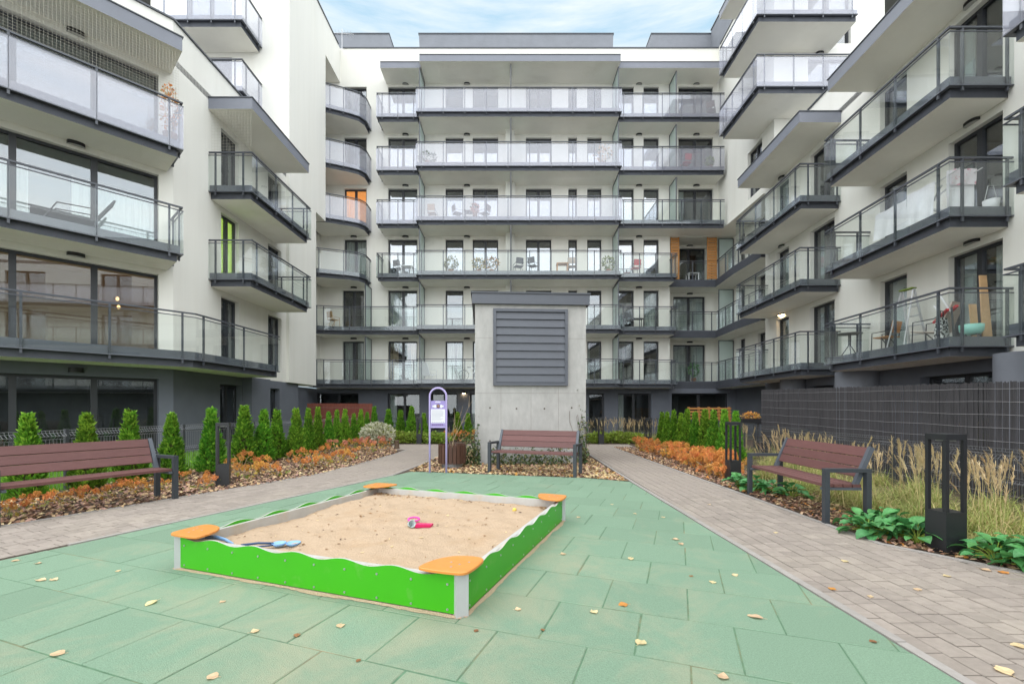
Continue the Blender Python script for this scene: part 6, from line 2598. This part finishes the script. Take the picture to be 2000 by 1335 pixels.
for sx in (-.42, .42):
    m = MB()
    m.tube([(sx + .27 * math.cos(a), 0, .28 + .27 * math.sin(a)) for a in [2 * math.pi * i / 18 for i in range(19)]], .014, 6, cap=False)
    for i in range(6):
        a = math.pi * i / 6
        m.bar((sx + .26 * math.cos(a), 0, .28 + .26 * math.sin(a)), (sx - .26 * math.cos(a), 0, .28 - .26 * math.sin(a)), .004)
    part('wheel', m, 'charcoal', t)
m = MB()
for a, b in (((-.42, .28), (-.15, .62)), ((-.15, .62), (.3, .66)), ((.3, .66), (.42, .28)), ((-.42, .28), (-.02, .27)), ((-.02, .27), (-.15, .62)), ((-.02, .27), (.3, .62)), ((.3, .66), (.28, .8))):
    m.tube([(a[0], 0, a[1]), (b[0], 0, b[1])], .014, 6)
part('frame', m, 'paper', t)
m = MB()
m.tube([(.28, -.22, .82), (.28, 0, .8), (.28, .22, .82)], .012, 6)
part('handlebar', m, 'charcoal', t)
m = MB()
m.hexa([(-.26, -.06, .68), (-.04, -.02, .68), (-.04, .02, .68), (-.26, .06, .68), (-.26, -.06, .71), (-.04, -.02, .71), (-.04, .02, .71), (-.26, .06, .71)])
part('saddle', m, 'black', t)
small_table('dark table on the right second floor balcony of the back building', 7.0, 25.4, 2)
chair('dark chair on the right second floor balcony of the back building', 6.5, 25.4, 2, rad(150), 'charcoal')
chair('red folding chair on the right third floor balcony of the back building', 6.9, 25.4, 3, rad(190), 'red')
pot_plant('green potted plant in the right corner recess of the first floor', 10.7, 26.8, 1, .9, 9, 'broad', .3)
pot_plant('potted grass on the right fifth floor balcony of the back building', 11.0, 25.3, 5, .5, 10, 'low_green', .22)
chair('red chair on the right fifth floor balcony of the back building', 9.7, 25.4, 5, rad(190), 'red')
small_table('low pale table behind orange shutters on the third floor', 10.6, 26.75, 3, 'cloth')
chair('brown wooden chair on the right sixth floor balcony of the back building', 11.1, 25.4, 6, rad(150), 'planter')
# left wing
lxy = lo(-2.2, .6)
t = bal('garden_lounger', 'dark reclining garden lounger on the left second floor balcony', 'lounger', lxy[0], lxy[1], 2, math.atan2(LD[1], LD[0]))
m = MB()
m.box(-.75, .35, -.28, .28, .28, .33)
part('seat', m, 'charcoal', t)
m = MB()
m.hexa([(.35, -.28, .3), (.4, -.28, .3), (.4, .28, .3), (.35, .28, .3), (.75, -.28, .95), (.8, -.28, .95), (.8, .28, .95), (.75, .28, .95)])
part('backrest', m, 'charcoal', t)
for s in (-1, 1):
    m = MB()
    m.tube([(-.6, s * .26, 0), (-.3, s * .27, .55), (.35, s * .27, .6), (.45, s * .27, .0)], .018, 6)
    part('leg', m, 'charcoal', t)
g = np.random.default_rng(200)
a = lo(-.25, .9)
t = thing('climbing_plant', 'dry orange climbing plant at the end of the left third floor balcony', 'climbing plant', (a[0], a[1], FL(3) - .017))
v, f = leafquads(g, 330, (0, 0, 1.0), .22, .22, .75, .075, .1)
part('leaves', npmesh('leaves', v, f, ['hyd1', 'hyd_leaf', 'blade2'], g.choice(3, 330)), None, t)
m = MB()
for k in range(5):
    m.tube([(.05 * k - .1, 0, 0), (.06 * k - .15, .05, .7), (.08 * k - .16, 0, 1.6)], .006, 5)
part('stems', m, 'twig', t)
pot = MB()
pot.lathe([(0, 0), (.14, 0), (.18, .3), (0, .3)], 12)
part('pot', pot, 'chip2', t)
# roof antenna
t = thing('roof_antenna', 'thin television antenna on the roof above the left parapet corner', 'antenna', ((668 - 1000) * 27.0 / F, 27.0, 21.9))
m = MB()
m.tube([(0, 0, 0), (0, 0, 2.0)], .02, 6)
part('mast', m, 'alu', t)
m = MB()
m.bar((-.6, 0, 1.75), (.7, 0, 1.65), .02)
for i in range(7):
    m.bar((-.5 + i * .18, -.25, 1.74 - i * .014), (-.5 + i * .18, .25, 1.74 - i * .014), .012)
part('dipoles', m, 'alu', t)

# ================================================================== BARE TREES BEHIND THE VIEWPOINT, SEEN IN THE WINDOW PANES
def bare_tree(label, x, y, h, seed):
    rr = random.Random(seed)
    t = thing('bare_tree', label, 'tree', (x, y, 0), 0, 'bare trees at the open end of the courtyard')
    tk, cr_ = MB(), MB()
    tk.tube([(0, 0, -.05), (.05, .03, h * .25), (.0, .08, h * .5)], [.16, .12, .08], 8)

    def grow(p, d, L, r, lev):
        q = p + d * L
        cr_.tube([p, p + d * L * .5 + Vector((rr.uniform(-.05, .05), rr.uniform(-.05, .05), 0)) * L, q], [r, r * .8, r * .6], 4, cap=False)
        if lev == 0:
            return
        for _ in range(3):
            e = (d + Vector((rr.uniform(-.8, .8), rr.uniform(-.8, .8), rr.uniform(-.1, .6)))).normalized()
            grow(p + d * L * rr.uniform(.45, 1), e, L * rr.uniform(.6, .8), r * .55, lev - 1)
    for _ in range(6):
        z = h * rr.uniform(.25, .5)
        grow(Vector((.03, .05, z)), Vector((rr.uniform(-.6, .6), rr.uniform(-.6, .6), 1)).normalized(), h * .26, .05, 3)
    part('trunk', tk, 'bark', t)
    part('crown', cr_, 'bark', t)


for i, (x, y, h) in enumerate(((-7.5, -17, 9), (-3.2, -19, 10), (1.0, -16, 8.5), (4.8, -20, 10), (8.0, -17, 9))):
    bare_tree('bare leafless tree behind the viewpoint, mirrored in the lower windows', x, y, h, 300 + i)
